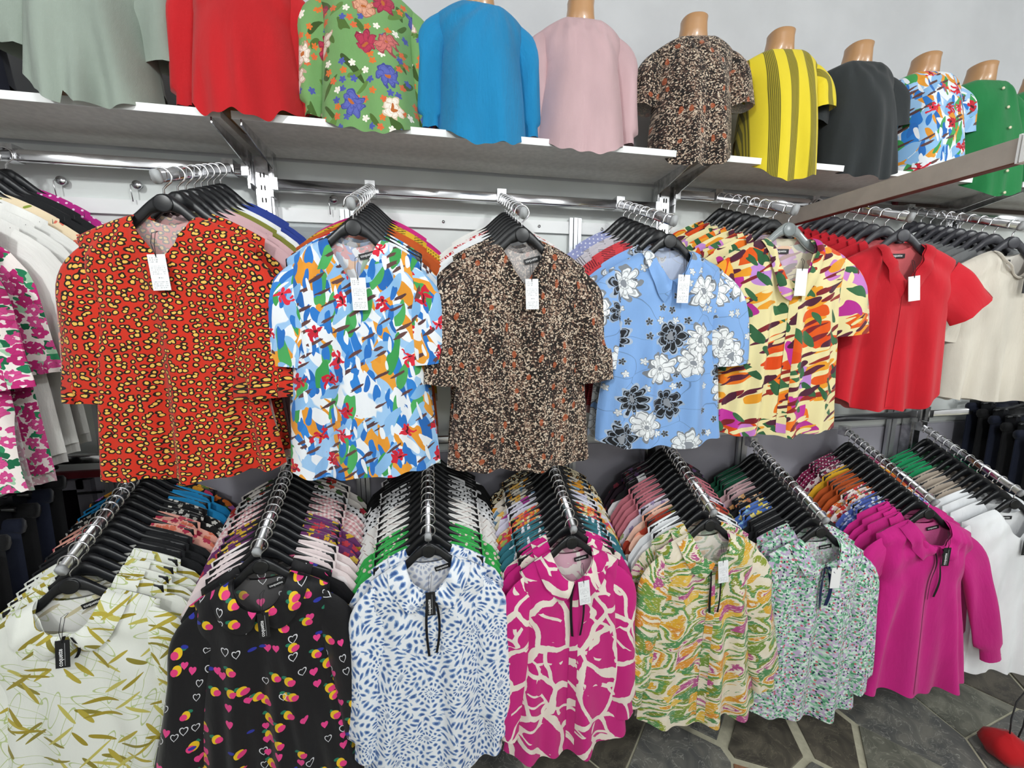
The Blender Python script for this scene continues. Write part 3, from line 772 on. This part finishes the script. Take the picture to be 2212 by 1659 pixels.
# low dark window at the left
wn = bpy.data.objects.new('window_1', None); COL.objects.link(wn); struct(wn, 'dark glazed hatch with grey frame in the left wall corner'); wn.location = (-1.52, -.006, 1.105)
mb = MB()
for a in ((0, .0, .085), (0, .0, -.085)): mb.box((0, -.008, a[2]), (.8, .02, .03))
for a in (-.4, .4): mb.box((a, -.008, 0), (.04, .02, .2))
link('window_frame', mb.mesh('window_frame', simple('grey_frame', '77757c', .5)), wn)
link('pane', MB().box((0, -.004, 0), (.78, .004, .16)).mesh('pane', simple('dark_glass', '120c12', .12, 0, .6)), wn)
link('latch', MB().box((.42, -.02, .06), (.07, .012, .008)).box((.4, -.014, -.08), (.02, .012, .012)).mesh('latch', M_CHROMEW), wn)
# round wall knobs with key wires, acrylic ticket holder
for x, z in ((-1.05, H + .41), (-.86, H + .41), (-.31, H + .40)):
    k = bpy.data.objects.new('wall_knob', None); COL.objects.link(k); k.location = (x, -.006, z)
    link('knob', cached(('knob',), lambda: MB().tube([(0, 0, 0), (0, -.012, 0), (0, -.014, 0), (0, -.02, 0)], [.006, .006, .013, .012], 16).mesh('knob', M_CHROMEW)), k)
    link('wire', cached(('kw',), lambda: MB().tube([(-.006, -.018, .004), (-.012, -.026, -.004), (-.012, -.026, -.02), (-.011, -.024, -.05)], .0016, 5).mesh('wire', M_CHROMEW)), k)
    tag(k, {-1.05: 'round chrome wall knob beside the left rail end, left of the leopard blouse', -.86: 'round chrome wall knob above the magenta dotted blouse', -.31: 'round chrome wall knob beside the first chrome upright'}[x], 'knob')
tk = bpy.data.objects.new('ticket_holder', None); COL.objects.link(tk); tk.location = (-.385, -.015, H + .27); tag(tk, 'clear acrylic ticket holder on the wall left of the abstract print blouse', 'ticket holder')
link('acrylic_pocket', MB().box((0, -.01, 0), (.15, .003, .1)).box((0, .0, -.05), (.15, .02, .004)).mesh('acrylic_pocket', simple('acrylic', 'e4e8ea', .08, 0, .6, trans=.8)), tk)
link('paper_ticket', MB().box((.01, -.004, -.01), (.12, .001, .07)).mesh('paper_ticket', M_EDGE), tk); link('screw', MB().tube([(.045, -.011, .03), (.045, -.016, .03)], .005, 10).mesh('screw', M_CHROME), tk)

# uprights with slots
def upright(x, label):
    r_ = bpy.data.objects.new('slotted_upright', None); COL.objects.link(r_); r_.location = (x, 0, 0); tag(r_, label, 'upright')
    mb = MB(); mb.box((0, -.034, 1.1), (.034, .05, 2.2)); mb.box((-.021, -.03, 1.1), (.006, .04, 2.2)); mb.box((.021, -.03, 1.1), (.006, .04, 2.2)); link('post', mb.mesh('post', M_CHROMEW), r_)
    sl = cached(('slot',), lambda: MB().box((-.0048, 0, 0), (.0035, .004, .014)).box((.0048, 0, 0), (.0035, .004, .014)).mesh('slot', simple('slot_dark', '1c1a1a', .8)))
    for i in range(9): link('slot', sl, r_, (0, -.0585, 1.86 + i * .036))
    return r_
for x, lb in zip(UPX[1:4], ('chrome slotted upright between the red blouse mannequin shelf and the middle rail', 'chrome slotted upright above the pale blue flowered blouse', 'chrome slotted upright behind the long grey board at right')): upright(x, lb)
# shelves
for i in range(4):
    x0, x1 = UPX[i] + .012, UPX[i + 1] - .012; r_ = bpy.data.objects.new('display_shelf', None); COL.objects.link(r_); r_.location = ((x0 + x1) / 2, -.14, SHZ)
    link('board', MB().box((0, 0, -.011), (x1 - x0, .238, .018)).mesh('board', M_SHELF), r_)
    link('edge_strip', MB().box((0, -.12, -.011), (x1 - x0, .003, .019)).mesh('edge_strip', M_EDGE), r_)
    tag(r_, ['white shelf board under the grey and red blouses at far left', 'white shelf board under the green floral, blue and pink blouses', 'white shelf board under the brown print, yellow and charcoal blouses', 'white shelf board under the green blouses at far right'][i], 'shelf')
for ux in UPX[1:4]:
    for sd in (-1, 1):
        b = MB(); n = 6; x = ux + sd * .034
        vs = [(x - .0015, -.05, SHZ - .02), (x - .0015, -.262, SHZ - .02), (x - .0015, -.262, SHZ - .034), (x - .0015, -.05, SHZ - .075)]; vs += [(p[0] + .003, p[1], p[2]) for p in vs]
        b.add(vs, [(0, 1, 2, 3), (7, 6, 5, 4), (0, 4, 5, 1), (1, 5, 6, 2), (2, 6, 7, 3), (3, 7, 4, 0)], smooth=False); b.box((x, -.055, SHZ - .07), (.006, .03, .12))
        o = link('shelf_bracket', b.mesh('shelf_bracket', M_CHROMEW)); tag(o, 'thin metal shelf bracket on the %s side of the %s upright' % ('left' if sd < 0 else 'right', {UPX[1]: 'first', UPX[2]: 'second', UPX[3]: 'third'}[ux]), 'bracket')
# rails
def rail_bar(x0, x1, z, label, name='hanging_rail'):
    r_ = bpy.data.objects.new(name, None); COL.objects.link(r_); r_.location = ((x0 + x1) / 2, -.07, z); tag(r_, label, 'rail')
    L = x1 - x0; ring = rrect(.009, .0155, .005)
    link('bar', MB().loft([[(-L / 2, a, b) for a, b in ring], [(L / 2, a, b) for a, b in ring]]).mesh('bar', M_CHROME), r_)
    for s_ in (-1, 1): link('end_bracket', MB().box((s_ * (L / 2 - .003), .008, -.002), (.008, .03, .07)).box((s_ * (L / 2 - .012), 0, 0), (.02, .022, .034)).mesh('end_bracket', M_CHROMEW), r_)
rail_bar(UPX[0] + .03, UPX[1] - .026, ZB1, 'chrome hanging rail above the leopard print blouse')
rail_bar(UPX[1] + .026, UPX[2] - .026, ZB2, 'chrome hanging rail above the abstract print and brown speckled blouses')
rail_bar(UPX[2] + .026, UPX[3] - .026, ZB3, 'chrome hanging rail above the tropical print and red blouses')
rail_bar(UPX[3] + .026, UPX[4] - .026, ZB3 - .005, 'chrome hanging rail at far right above the beige blouse')
ZL = H - .41
for i in range(4): rail_bar(UPX[i] + .026, UPX[i + 1] - .026, ZL, ['lower chrome rail behind the bamboo and lemon print blouses', 'lower chrome rail behind the tie dye and magenta blouses', 'lower chrome rail behind the green floral and fuchsia blouses', 'lower chrome rail at far right behind the white blouse'][i])
# long board running out from the wall at right
bd = bpy.data.objects.new('overhead_board', None); COL.objects.link(bd); bd.location = (1.30, -.405, H + .386); tag(bd, 'long grey board running out from the wall above the red blouses', 'board')
link('plank', MB().box((.01, 0, .001), (.02, .77, .052)).mesh('plank', simple('grey_board', 'aaa198', .5, noise=.03)), bd)
link('lower_edge', MB().box((.01, 0, -.0265), (.021, .77, .003)).mesh('lower_edge', simple('brown_edge', '5a2c20', .5)), bd)
link('end_cap', MB().box((.009, -.37, .002), (.026, .05, .062)).box((.009, -.34, .002), (.024, .004, .062)).mesh('end_cap', M_EDGE), bd)

# ------------------------------------------------------------------ rack arms, hangers and blouses
def arm(x, z_back, y_front, slope, desc, y_back=-.08):
    r_ = bpy.data.objects.new('waterfall_arm', None); COL.objects.link(r_); r_.location = (x, y_back, z_back); tag(r_, desc, 'rack arm')
    d = Vector((0, y_front - y_back, -(y_back - y_front) * math.tan(R(slope)))); ln = d.length; u = d.normalized(); nrm = Vector((0, -u.z, u.y)); nrm = nrm if nrm.z > 0 else -nrm
    ring = rrect(.008, .0135, .0075, 5)
    f = lambda t: [(a, (u * t).y + nrm.y * b, (u * t).z + nrm.z * b) for a, b in ring]
    link('tube', MB().loft([f(0), f(ln)]).mesh('tube', M_CHROME), r_)
    ring = rrect(.0095, .015, .009, 5); link('end_cap', MB().loft([f(ln - .004), f(ln + .006)]).mesh('end_cap', M_CAP), r_)
    link('saddle', MB().box((0, .012, .004), (.03, .034, .042)).mesh('saddle', M_CHROMEW), r_)
    def top(y): return z_back - (y_back - y) * math.tan(R(slope)) + .0135 / math.cos(R(slope))
    return top

SHORT = dict(sleeve='short', sl=.25, sa0=60, sa1=7, sw0=.066, sw1=.06, soff=.05, sw=.178, slope=.055, wb=.156, wh=.19, nd=.1)
LONG = dict(sleeve='long', sl=.52, sa0=58, sa1=2.5, sw0=.058, sw1=.052, soff=.056, L=.69, sw=.17, slope=.055, wb=.155, wh=.21)
def K(f, **k): d = dict(f); d.update(k); return d
rgA = random.Random(5)
_front = {}
def fill(x, z_back, y_front, slope, runs, front_kw, step, desc_arm, hmat=None, rz=0, xoff=0, y0=.018, short_front='front'):
    """runs, front to back: (fabric, count, params, name, description)"""
    top = arm(x, z_back, y_front, slope, desc_arm)
    y = y_front + y0; idx = 0
    for ri, (fb, cnt, gp, nm, desc) in enumerate(runs):
        mat = FAB[fb]()
        for i in range(cnt):
            isf = (idx == 0); loc = (x, y, top(y) - HOOK_TOP)
            if isf:
                g2 = dict(gp); g2.update(df=.04, fold=.0125, nf=2.6, res=1.0, sdep=.024, td=.012, sy=.012, xr=.006, back_drop=.006, seed=int(abs(x) * 977) % 1000); g2.update(front_kw.get('g', {}))
                o = make_garment(nm, ('front', desc_arm), g2, mat, front_kw); o.rotation_euler = (0, 0, R(rz))
                tag(o, desc, 'blouse')
            else:
                g2 = dict(gp); g2.update(res=.28, df=.009, db=.008, td=.008, fold=0, sdep=.007 if step < .03 else .011)
                o = make_garment(nm, ('back', fb, tuple(sorted((a, str(b)) for a, b in gp.items())), step < .03), g2, mat); o.rotation_euler = (0, 0, R(rz + rgA.uniform(-.3, .3)))
                first = idx - i == 0; base = nm.replace('_', ' ')
                nrest = cnt - (1 if first else 0)
                if first: lb = base + (' in the row right behind the front one' if nrest > 1 else ' hanging right behind the front one of its kind')
                else: lb = base + ' hanging further back behind ' + short_front
                tag(o, lb, 'blouse', (base + 's behind ' + short_front) if nrest > 1 else None)
            o.location = loc
            hm = (hmat or M_BLACKP)
            if isf: make_hanger('hanger', loc, o.rotation_euler.z, front_kw.get('hmat', hm), front_kw.get('hdesc', 'black hanger with chrome hook holding the ' + short_front.replace('the ', '', 1)), None, True)
            else: make_hanger('hanger', loc, o.rotation_euler.z, hm, ('dark grey' if hmat else 'black') + ' hanger inside a ' + nm.replace('_', ' ') + ' behind ' + short_front, 'hangers of ' + nm.replace('_', ' ') + 's behind ' + short_front)
            y += step * (1.5 if isf else rgA.uniform(.9, 1.1)); idx += 1
            if y > -.085: return
UF, US = -.42, 22
# --- upper row, left to right
fill(-1.12, ZB1, UF, US, [('pink_garden', 2, K(SHORT, L=.64, sl=.3, ruff=.3, soff=.085, sw=.17), 'pink_floral_blouse', 'white blouse with pink and green floral print cut by the left edge'),
    ('white', 3, K(SHORT, L=.62, sl=.3), 'white_crepe_blouse', ''), ('peach_lily', 1, K(SHORT, L=.5), 'beige_lily_print_blouse', ''), ('black', 2, K(SHORT, L=.5), 'black_blouse', ''), ('magenta_dot', 1, K(SHORT, L=.5), 'magenta_dotted_blouse', '')],
    dict(label=False), .036, 'sloping chrome arm at the far left holding white blouses', short_front='the pink floral blouse', rz=4)
fill(-.585, ZB1, UF, US, [('leopard_red', 2, K(SHORT, L=.61, sw=.185, wh=.2, nd=.105, npow=1.35, sl=.33, ruff=.5, sw1=.064, soff=.078, sa1=2), 'red_leopard_blouse', 'red blouse with yellow and black leopard print and white price tag'),
    ('pink', 2, K(SHORT, L=.6, sl=.28), 'dusty_pink_blouse', ''), ('olive', 1, K(SHORT, L=.55), 'olive_blouse', ''), ('white2', 1, K(SHORT, L=.55), 'white_blouse', ''), ('royal', 2, K(SHORT, L=.55), 'royal_blue_blouse', '')],
    dict(tag='white', tx=.0, tr=-3, lx=.036, lr=24), .036, 'sloping chrome arm holding the leopard print blouse', short_front='the red leopard blouse')
fill(-.187, ZB2, UF, US, [('abstract_blue', 3, K(SHORT, L=.6, sw=.165, wb=0.149, wh=.19, nd=.11, npow=1.3, sl=.22, ruff=.3, soff=.066), 'abstract_print_blouse', 'white blouse with blue, orange and green brushstroke print and red tulips'),
    ('rust', 2, K(SHORT, L=.58), 'rust_orange_blouse', ''), ('yellow_sketch', 2, K(SHORT, L=.52), 'yellow_sketch_blouse', ''), ('hotpink', 2, K(SHORT, L=.5), 'hot_pink_blouse', '')],
    dict(tag='white', tx=.012, tr=-2, slit=False, g=dict(seed=7)), .034, 'sloping chrome arm holding the abstract print blouse', short_front='the abstract print blouse')
fill(.233, ZB2, UF, US, [('brown_speckle', 3, K(SHORT, L=.61, sw=.185, wb=0.167, wh=.205, nd=.105, npow=1.3, sl=.28, soff=.06), 'brown_speckled_blouse', 'black and brown speckled blouse with rust spots and white price tag'),
    ('white2', 2, K(SHORT, L=.58), 'white_blouse', ''), ('zebra_red', 1, K(SHORT, L=.5), 'red_zebra_blouse', ''), ('white', 2, K(SHORT, L=.6), 'white_crepe_blouse', '')],
    dict(tag='white', tx=.014, tr=-2, g=dict(seed=21)), .034, 'sloping chrome arm holding the brown speckled blouse', short_front='the brown speckled blouse')
fill(.66, ZB2, UF, US, [('blue_bouquet', 2, K(SHORT, L=.57, sw=.18, wb=0.162, wh=.2, nd=.085, collar='shirt', cw=.055, sl=.24), 'blue_flowered_blouse', 'pale blue blouse with black and white flowers and pointed collar'),
    ('check_red', 2, K(SHORT, L=.52), 'red_check_blouse', ''), ('check_grey', 2, K(SHORT, L=.52), 'grey_check_blouse', ''), ('lilac_dot', 2, K(SHORT, L=.5), 'lilac_dotted_blouse', '')],
    dict(tag='white', tx=.02, tr=1, rz=0, label=False), .038, 'sloping chrome arm holding the pale blue flowered blouse', short_front='the pale blue flowered blouse', rz=-4)
fill(1.05, ZB3, UF, US, [('cream_tropical', 8, K(SHORT, L=.6, sw=.2, wb=0.180, wh=.215, nd=.13, npow=2.6, nw=.07, collar='shirt', cw=.05, sl=.2), 'tropical_print_blouse', 'cream blouse with orange, magenta and green tropical print and blank white tag')],
    dict(tag='whiteblank', tx=.0, tz=.02, placket=True, lx=-.01, lr=0, hmat=M_GREYP, hdesc='clear grey plastic hanger holding the tropical print blouse', g=dict(df=.05, fold=.014, nf=4)), .039, 'sloping chrome arm holding the tropical print blouses', short_front='the tropical print blouse', rz=-8)
fill(1.478, ZB3, UF, US, [('red', 9, K(SHORT, L=.54, sw=.185, wb=0.167, wh=.19, nd=.12, npow=1.5, collar='shirt', cw=.055, sl=.14, sw0=.075, sw1=.07, sa0=58, sa1=40, hc=.06), 'red_shirt_blouse', 'plain red short sleeved shirt blouse with collar and curled white tag')],
    dict(tag='whiteblank', tx=.0, tr=-8, placket=True, lx=.0, lr=0, hmat=M_DGREYP, hdesc='dark grey plastic hanger holding the front red shirt blouse'), .036, 'sloping chrome arm holding the red shirt blouses', hmat=M_DGREYP, short_front='the front red shirt blouse', rz=-14)
fill(1.95, ZB3 - .005, UF, US, [('beige', 1, K(SHORT, L=.52, sw=.185, wb=0.167, wh=.2, nd=.09, collar='band', cw=.01, sl=.22), 'beige_blouse', 'plain beige linen blouse with black card tag at the right edge'),
    ('grey', 10, K(SHORT, L=.5), 'grey_blouse', '')],
    dict(tag='black', tx=.01, lx=-.01, lr=0, hmat=M_DGREYP, hdesc='dark grey plastic hanger holding the beige blouse'), .032, 'sloping chrome arm holding the beige blouse', hmat=M_DGREYP, short_front='the beige linen blouse', rz=-12)
# --- lower row, left to right
LF, LS = -.42, 27
def zl(front_rel): return H + front_rel + .34 * math.tan(R(LS))
PET = dict(collar='peter', cw=.066, nd=.078, nw=.066, npow=2.7)
fill(-.885, zl(-.578), LF, LS, [('bamboo', 5, K(LONG, **PET), 'bamboo_print_blouse', 'white blouse with olive bamboo leaf print, round collar and black tag'), ('black', 3, K(LONG), 'black_blouse', ''), ('peach_coral', 2, K(LONG), 'peach_coral_print_blouse', ''),
    ('mono_ditsy', 2, K(LONG), 'black_white_floral_blouse', ''), ('sky', 2, K(LONG), 'bright_blue_blouse', ''), ('night_garden', 2, K(LONG), 'dark_garden_print_blouse', '')],
    dict(tag='black', tx=.005, tz=-.01, tr=6, ribbon='black', rlen=.06, g=dict(seed=31)), .0215, 'sloping chrome arm holding the bamboo print blouse', short_front='the bamboo print blouse', rz=8)
fill(-.465, zl(-.58), LF, LS, [('lemon_hearts', 2, K(LONG, sw=.165, **PET), 'lemon_print_blouse', 'black blouse with lemons, hearts and round collar'), ('sheer_blush', 3, K(LONG), 'pale_blush_blouse', ''), ('purple_bloom', 3, K(LONG), 'purple_floral_blouse', ''),
    ('gingham_pink', 3, K(LONG), 'pink_gingham_blouse', ''), ('mono_dot', 1, K(LONG), 'black_dotted_blouse', ''), ('rose_ditsy', 3, K(LONG), 'white_rose_print_blouse', '')],
    dict(tag='black', tx=.012, tz=-.005, g=dict(seed=5, sa1=10)), .0215, 'sloping chrome arm holding the lemon print blouse', short_front='the lemon print blouse', rz=4)
fill(-.034, zl(-.584), LF, LS, [('blue_tiedye', 2, K(LONG, **PET), 'blue_tie_dye_blouse', 'blue and white tie dye blouse with round collar and black tag'), ('green_spot', 3, K(LONG), 'green_spotted_blouse', ''), ('white_stripe', 4, K(LONG), 'white_striped_blouse', ''),
    ('mono_dot', 3, K(LONG), 'white_black_dotted_blouse', ''), ('mono_brush', 3, K(LONG), 'black_white_brush_print_blouse', '')],
    dict(tag='black', tx=.002, tz=-.0, ribbon='black', rlen=.19, lx=.038, lr=14, g=dict(seed=13)), .0215, 'sloping chrome arm holding the tie dye blouse', short_front='the blue tie dye blouse')
fill(.39, zl(-.606), LF, LS, [('magenta_lines', 3, K(LONG, sw=.165, **PET), 'magenta_line_print_blouse', 'magenta blouse with cream line print, round collar and white price tag'), ('teal_dash', 3, K(LONG), 'teal_dash_print_blouse', ''), ('confetti', 2, K(LONG), 'orange_confetti_print_blouse', ''),
    ('block_violet', 2, K(LONG), 'violet_block_print_blouse', ''), ('amber_print', 3, K(LONG), 'amber_print_blouse', ''), ('leopard_beige', 2, K(LONG), 'beige_leopard_blouse', '')],
    dict(tag='white', tx=.018, tr=-6, ribbon='black', rlen=.17, placket=True, lx=.036, lr=10, g=dict(seed=17)), .0215, 'sloping chrome arm holding the magenta line print blouse', short_front='the magenta line print blouse')
fill(.86, zl(-.598), LF, LS, [('citrus_swirl', 2, K(LONG, sw=.18, wh=.225, **PET), 'citrus_swirl_blouse', 'cream blouse with green, yellow and pink swirl print and white price tag'), ('white2', 2, K(LONG, sl=.5), 'white_cotton_blouse', ''), ('retro_peach', 2, K(LONG), 'peach_retro_print_blouse', ''),
    ('lilac_floral', 1, K(LONG), 'lilac_floral_blouse', ''), ('rose', 4, K(LONG), 'rose_pink_blouse', ''), ('mono_brush', 1, K(LONG), 'black_white_brush_print_blouse', ''), ('plum_dark', 2, K(LONG), 'dark_plum_print_blouse', '')],
    dict(tag='white', tx=.016, tr=-6, ribbon='black', rlen=.17, placket=True, label=False, g=dict(seed=23, sa1=8)), .0215, 'sloping chrome arm holding the citrus swirl blouse', short_front='the citrus swirl blouse', rz=-4)
fill(1.30, zl(-.668), LF, LS, [('mint_ditsy', 3, K(LONG, sw=.18, wh=.21, **PET), 'mint_floral_blouse', 'mint and lilac small floral blouse with navy bow'), ('black', 3, K(LONG), 'black_blouse', ''), ('blue_lemon', 2, K(LONG), 'blue_lemon_print_blouse', ''),
    ('black_gold', 2, K(LONG), 'black_gold_floral_blouse', ''), ('pink', 2, K(LONG), 'dusty_pink_blouse', ''), ('forest', 3, K(LONG), 'forest_green_blouse', '')],
    dict(ribbon='navy', rlen=.15, tag='whiteblank', tx=.026, tz=-.01, slit=True, lx=.034, lr=10, g=dict(seed=29)), .0215, 'sloping chrome arm holding the mint floral blouse', short_front='the mint floral blouse', rz=-8)
fill(1.775, zl(-.645), LF, LS, [('fuchsia', 4, K(LONG, sw=.185, wh=.25, **PET), 'fuchsia_blouse', 'plain fuchsia blouse with round collar and black tag'), ('blue_ditsy', 2, K(LONG), 'blue_white_floral_blouse', ''), ('red_garden', 2, K(LONG), 'red_garden_print_blouse', ''),
    ('rust', 3, K(LONG), 'rust_orange_blouse', ''), ('mustard', 1, K(LONG), 'mustard_yellow_blouse', ''), ('wine_floral', 1, K(LONG), 'wine_floral_blouse', ''), ('burgundy_dot', 2, K(LONG), 'burgundy_dotted_blouse', '')],
    dict(tag='black', tx=.012, tz=-.004, ribbon='black', rlen=.2, placket=True, lx=.036, lr=14, g=dict(seed=37, sa0=60, sa1=19, df=.05, fold=.015)), .0215, 'sloping chrome arm holding the fuchsia blouse', short_front='the fuchsia blouse', rz=-10)
fill(2.2, zl(-.645), LF, LS, [('white2', 4, K(LONG, sw=.185), 'white_cotton_blouse', 'plain white blouse with black tag cut by the right edge'), ('taupe', 4, K(LONG), 'taupe_blouse', ''), ('emerald', 4, K(LONG), 'emerald_green_blouse', '')],
    dict(tag='black', tx=.02, tz=-.01, lx=-.01, lr=0), .026, 'sloping chrome arm holding the white blouse at the right edge', short_front='the white blouse at the right edge', rz=-12)
# --- dark trousers on clip hangers
def trousers_mesh(mat):
    mb = MB(); Lh = .62
    for leg in (-1, 1):
        z = np.linspace(0, -Lh, 20)[:, None]; ph = np.linspace(0, 2 * np.pi, 17)[None, :]; t = -z / Lh
        cx = leg * (.085 + .01 * t); wd = np.interp(t, [0, .3, 1], [.09, .083, .075]); X = cx + wd * np.cos(ph) + 0 * z; Y = (.012 + .006 * t) * np.sin(ph) + .003 * np.sin(30 * X); Z = z + 0 * ph
        mb.grid(X, Y, Z, X, Z, flip=True)
    return mb.mesh('legs', mat)
def trousers(x, y, z, mat, label, group):
    r_ = bpy.data.objects.new('trousers', None); COL.objects.link(r_); r_.location = (x, y, z); tag(r_, label, 'trousers', group)
    link('legs', cached(('tr', mat.name), lambda: trousers_mesh(mat)), r_)
    link('waistband', cached(('wb', mat.name), lambda: MB().tube([(-.178, 0, .0), (0, -.004, .0), (.178, 0, .0)], .021, 8, .62, 1).mesh('waistband', mat)), r_)
    hh = bpy.data.objects.new('clip_hanger', None); COL.objects.link(hh); hh.location = (x, y, z + .045)
    link('bar', cached(('chb',), lambda: MB().tube([(-.17, 0, .0), (-.06, 0, .008), (0, 0, .02), (.06, 0, .008), (.17, 0, .0)], .006, 8).mesh('bar', M_BLACKP)), hh)
    for s_ in (-1, 1): link('clip', cached(('clip',), lambda: MB().box((0, 0, -.02), (.03, .034, .05)).tube([(0, -.02, .004), (0, .02, .004)], .006, 8).mesh('clip', M_BLACKP)), hh, (s_ * .13, 0, 0))
    link('hook', cached(('hk',), hook_mesh), hh, (0, 0, -.015)); tag(hh, 'black clip hanger holding the ' + label, 'hanger', 'clip hangers of ' + group)
for (ax, zr, n, lb, gr, cols) in ((-1.24, -.47, 6, 'dark trousers hanging at the lower left edge', 'dark trousers at left', ('denim', 'jet')), (2.64, -.45, 8, 'dark trousers hanging at the far right behind the white blouses', 'dark trousers at right', ('jet', 'denim'))):
    top = arm(ax, zl(zr), LF + .02, LS, 'sloping chrome arm holding ' + gr)
    for i in range(n):
        y = LF + .045 + i * .043; trousers(ax, y, top(y) - HOOK_TOP - .03, FAB[cols[i % 2]](), lb, gr)
# ------------------------------------------------------------------ mannequins on the shelf
def mannequin_mesh():
    rings = []; N = 28
    for z, a, b, cy in [(0, .09, .055, 0), (.004, .093, .058, 0), (.08, .084, .052, 0), (.16, .088, .056, -.004), (.23, .094, .056, -.004), (.29, .09, .046, 0), (.318, .076, .034, .002), (.336, .06, .03, .003), (.35, .05, .034, .003), (.366, .046, .04, .002), (.385, .042, .04, 0), (.41, .039, .038, -.003), (.424, .04, .038, -.005), (.427, .037, .035, -.005)]:
        rings.append([(a * math.copysign(abs(math.cos(t)) ** .85, math.cos(t)), cy + b * math.copysign(abs(math.sin(t)) ** .85, math.sin(t)), z) for t in [2 * math.pi * i / N for i in range(N)]])
    return MB().loft(rings).mesh('mannequin_torso', M_SKIN)
BUST = dict(sw=.134, slope=.036, nw=.052, nd=.006, ndb=.004, npow=2, wb=.118, wh=.14, L=.385, df=.13, db=.085, lam=.13, td=.036, ee=2.4, fold=.009, nf=2.2, res=1.0, hc=.03, hemn=.004, back_drop=-.045, sw0=.048, sw1=.04, sdep=.036, soff=.036, sz=.85, sy=.012, sbend=.08)
BL = dict(sleeve='long', sl=.29, sa0=62, sa1=2); BS = dict(sleeve='short', sl=.15, sa0=62, sa1=8, sw1=.05, sw0=.05)
MQ = [(-1.15, 'navy', BS, 'navy_blouse', 'navy blouse', {}), (-.815, 'sage', K(BS, L=.4, sw1=.05, sl=.19, sa1=5, fold=.016, wrap=.055), 'grey_green_wrap_blouse', 'grey green wrap blouse', {}), (-.462, 'scarlet', K(BL, hemn=.008, L=.39), 'red_blouse', 'plain red long sleeved blouse', {}),
      (-.155, 'botanical_green', K(BL, L=.405), 'green_floral_blouse', 'green floral blouse', {}), (.155, 'cyan', K(BL, L=.41, hc=.05), 'bright_blue_crinkled_blouse', 'bright blue crinkled blouse', {}), (.462, 'blush', K(BL, L=.41, wh=.15, hc=.02), 'pale_pink_satin_blouse', 'pale pink long sleeved blouse', {}),
      (.845, 'brown_speckle', K(BS, L=.42, hc=.06), 'brown_speckled_blouse', 'brown speckled short sleeved blouse', {}), (1.17, 'yellow_stripe', K(BS, L=.44, hc=.06, sl=.12), 'yellow_striped_blouse', 'yellow blouse with olive stripes', {}),
      (1.49, 'charcoal', K(BS, L=.415), 'charcoal_blouse', 'plain charcoal blouse', {}), (1.79, 'abstract_blue', K(BS, L=.405), 'abstract_print_blouse', 'blue and orange abstract print blouse', {}),
      (2.06, 'leafgreen', K(BS, L=.44), 'green_blouse', 'plain green blouse beside the abstract print one', dict(buttons='e8e0c0')), (2.35, 'leafgreen', K(BS, L=.44), 'green_buttoned_blouse', 'green buttoned blouse at the far right edge', dict(buttons='e8e0c0'))]
for i, (x, fb, gp, nm, ds, fr) in enumerate(MQ):
    g2 = dict(BUST); g2.update(gp); g2['seed'] = 40 + i; g2['back_drop'] = -(g2['L'] - .366 + .008); g2['hc'] = max(.03, g2['L'] - .366 + .016); rz = [0, 2, 0, 3, 2, -3, -12, -9, -6, -8, -8, -8][i]
    m_ = link('mannequin_torso', cached(('mq',), mannequin_mesh), None, (x, -.172, SHZ), (0, 0, R(rz)))
    tag(m_, 'tan plastic mannequin torso wearing the ' + ds, 'mannequin')
    d = dict(label=False); d.update(fr)
    o = make_garment(nm, ('mq', i), g2, FAB[fb](), d); o.location = (x, -.178, SHZ + .366); o.rotation_euler = (0, 0, R(rz)); tag(o, ds + ' worn by a mannequin on the top shelf', 'blouse')
# ------------------------------------------------------------------ red knitted bag on the floor
bg = bpy.data.objects.new('red_bag', None); COL.objects.link(bg); bg.location = (2.17, -.53, .012); bg.scale = (.62, .62, .62); tag(bg, 'red fabric bag with a thin dark strap on the floor at lower right', 'bag')
rings = []
for z, a in [(-.015, .05), (0, .09), (.05, .115), (.1, .1), (.135, .06), (.15, .028), (.158, .02)]:
    rings.append([(a * (1 + .1 * math.cos(5 * t + z * 30)) * math.cos(t), a * (1 + .1 * math.sin(4 * t)) * math.sin(t), z) for t in [2 * math.pi * k / 28 for k in range(28)]])
link('pouch', MB().loft(rings).mesh('pouch', FAB['scarlet']()), bg)
link('strap', MB().tube([(.0, .0, .15), (.03, .02, .24), (.09, .04, .33), (.17, .05, .38), (.22, .05, .3), (.2, .04, .12), (.14, .03, .02)], .004, 6).mesh('strap', M_STRING), bg)
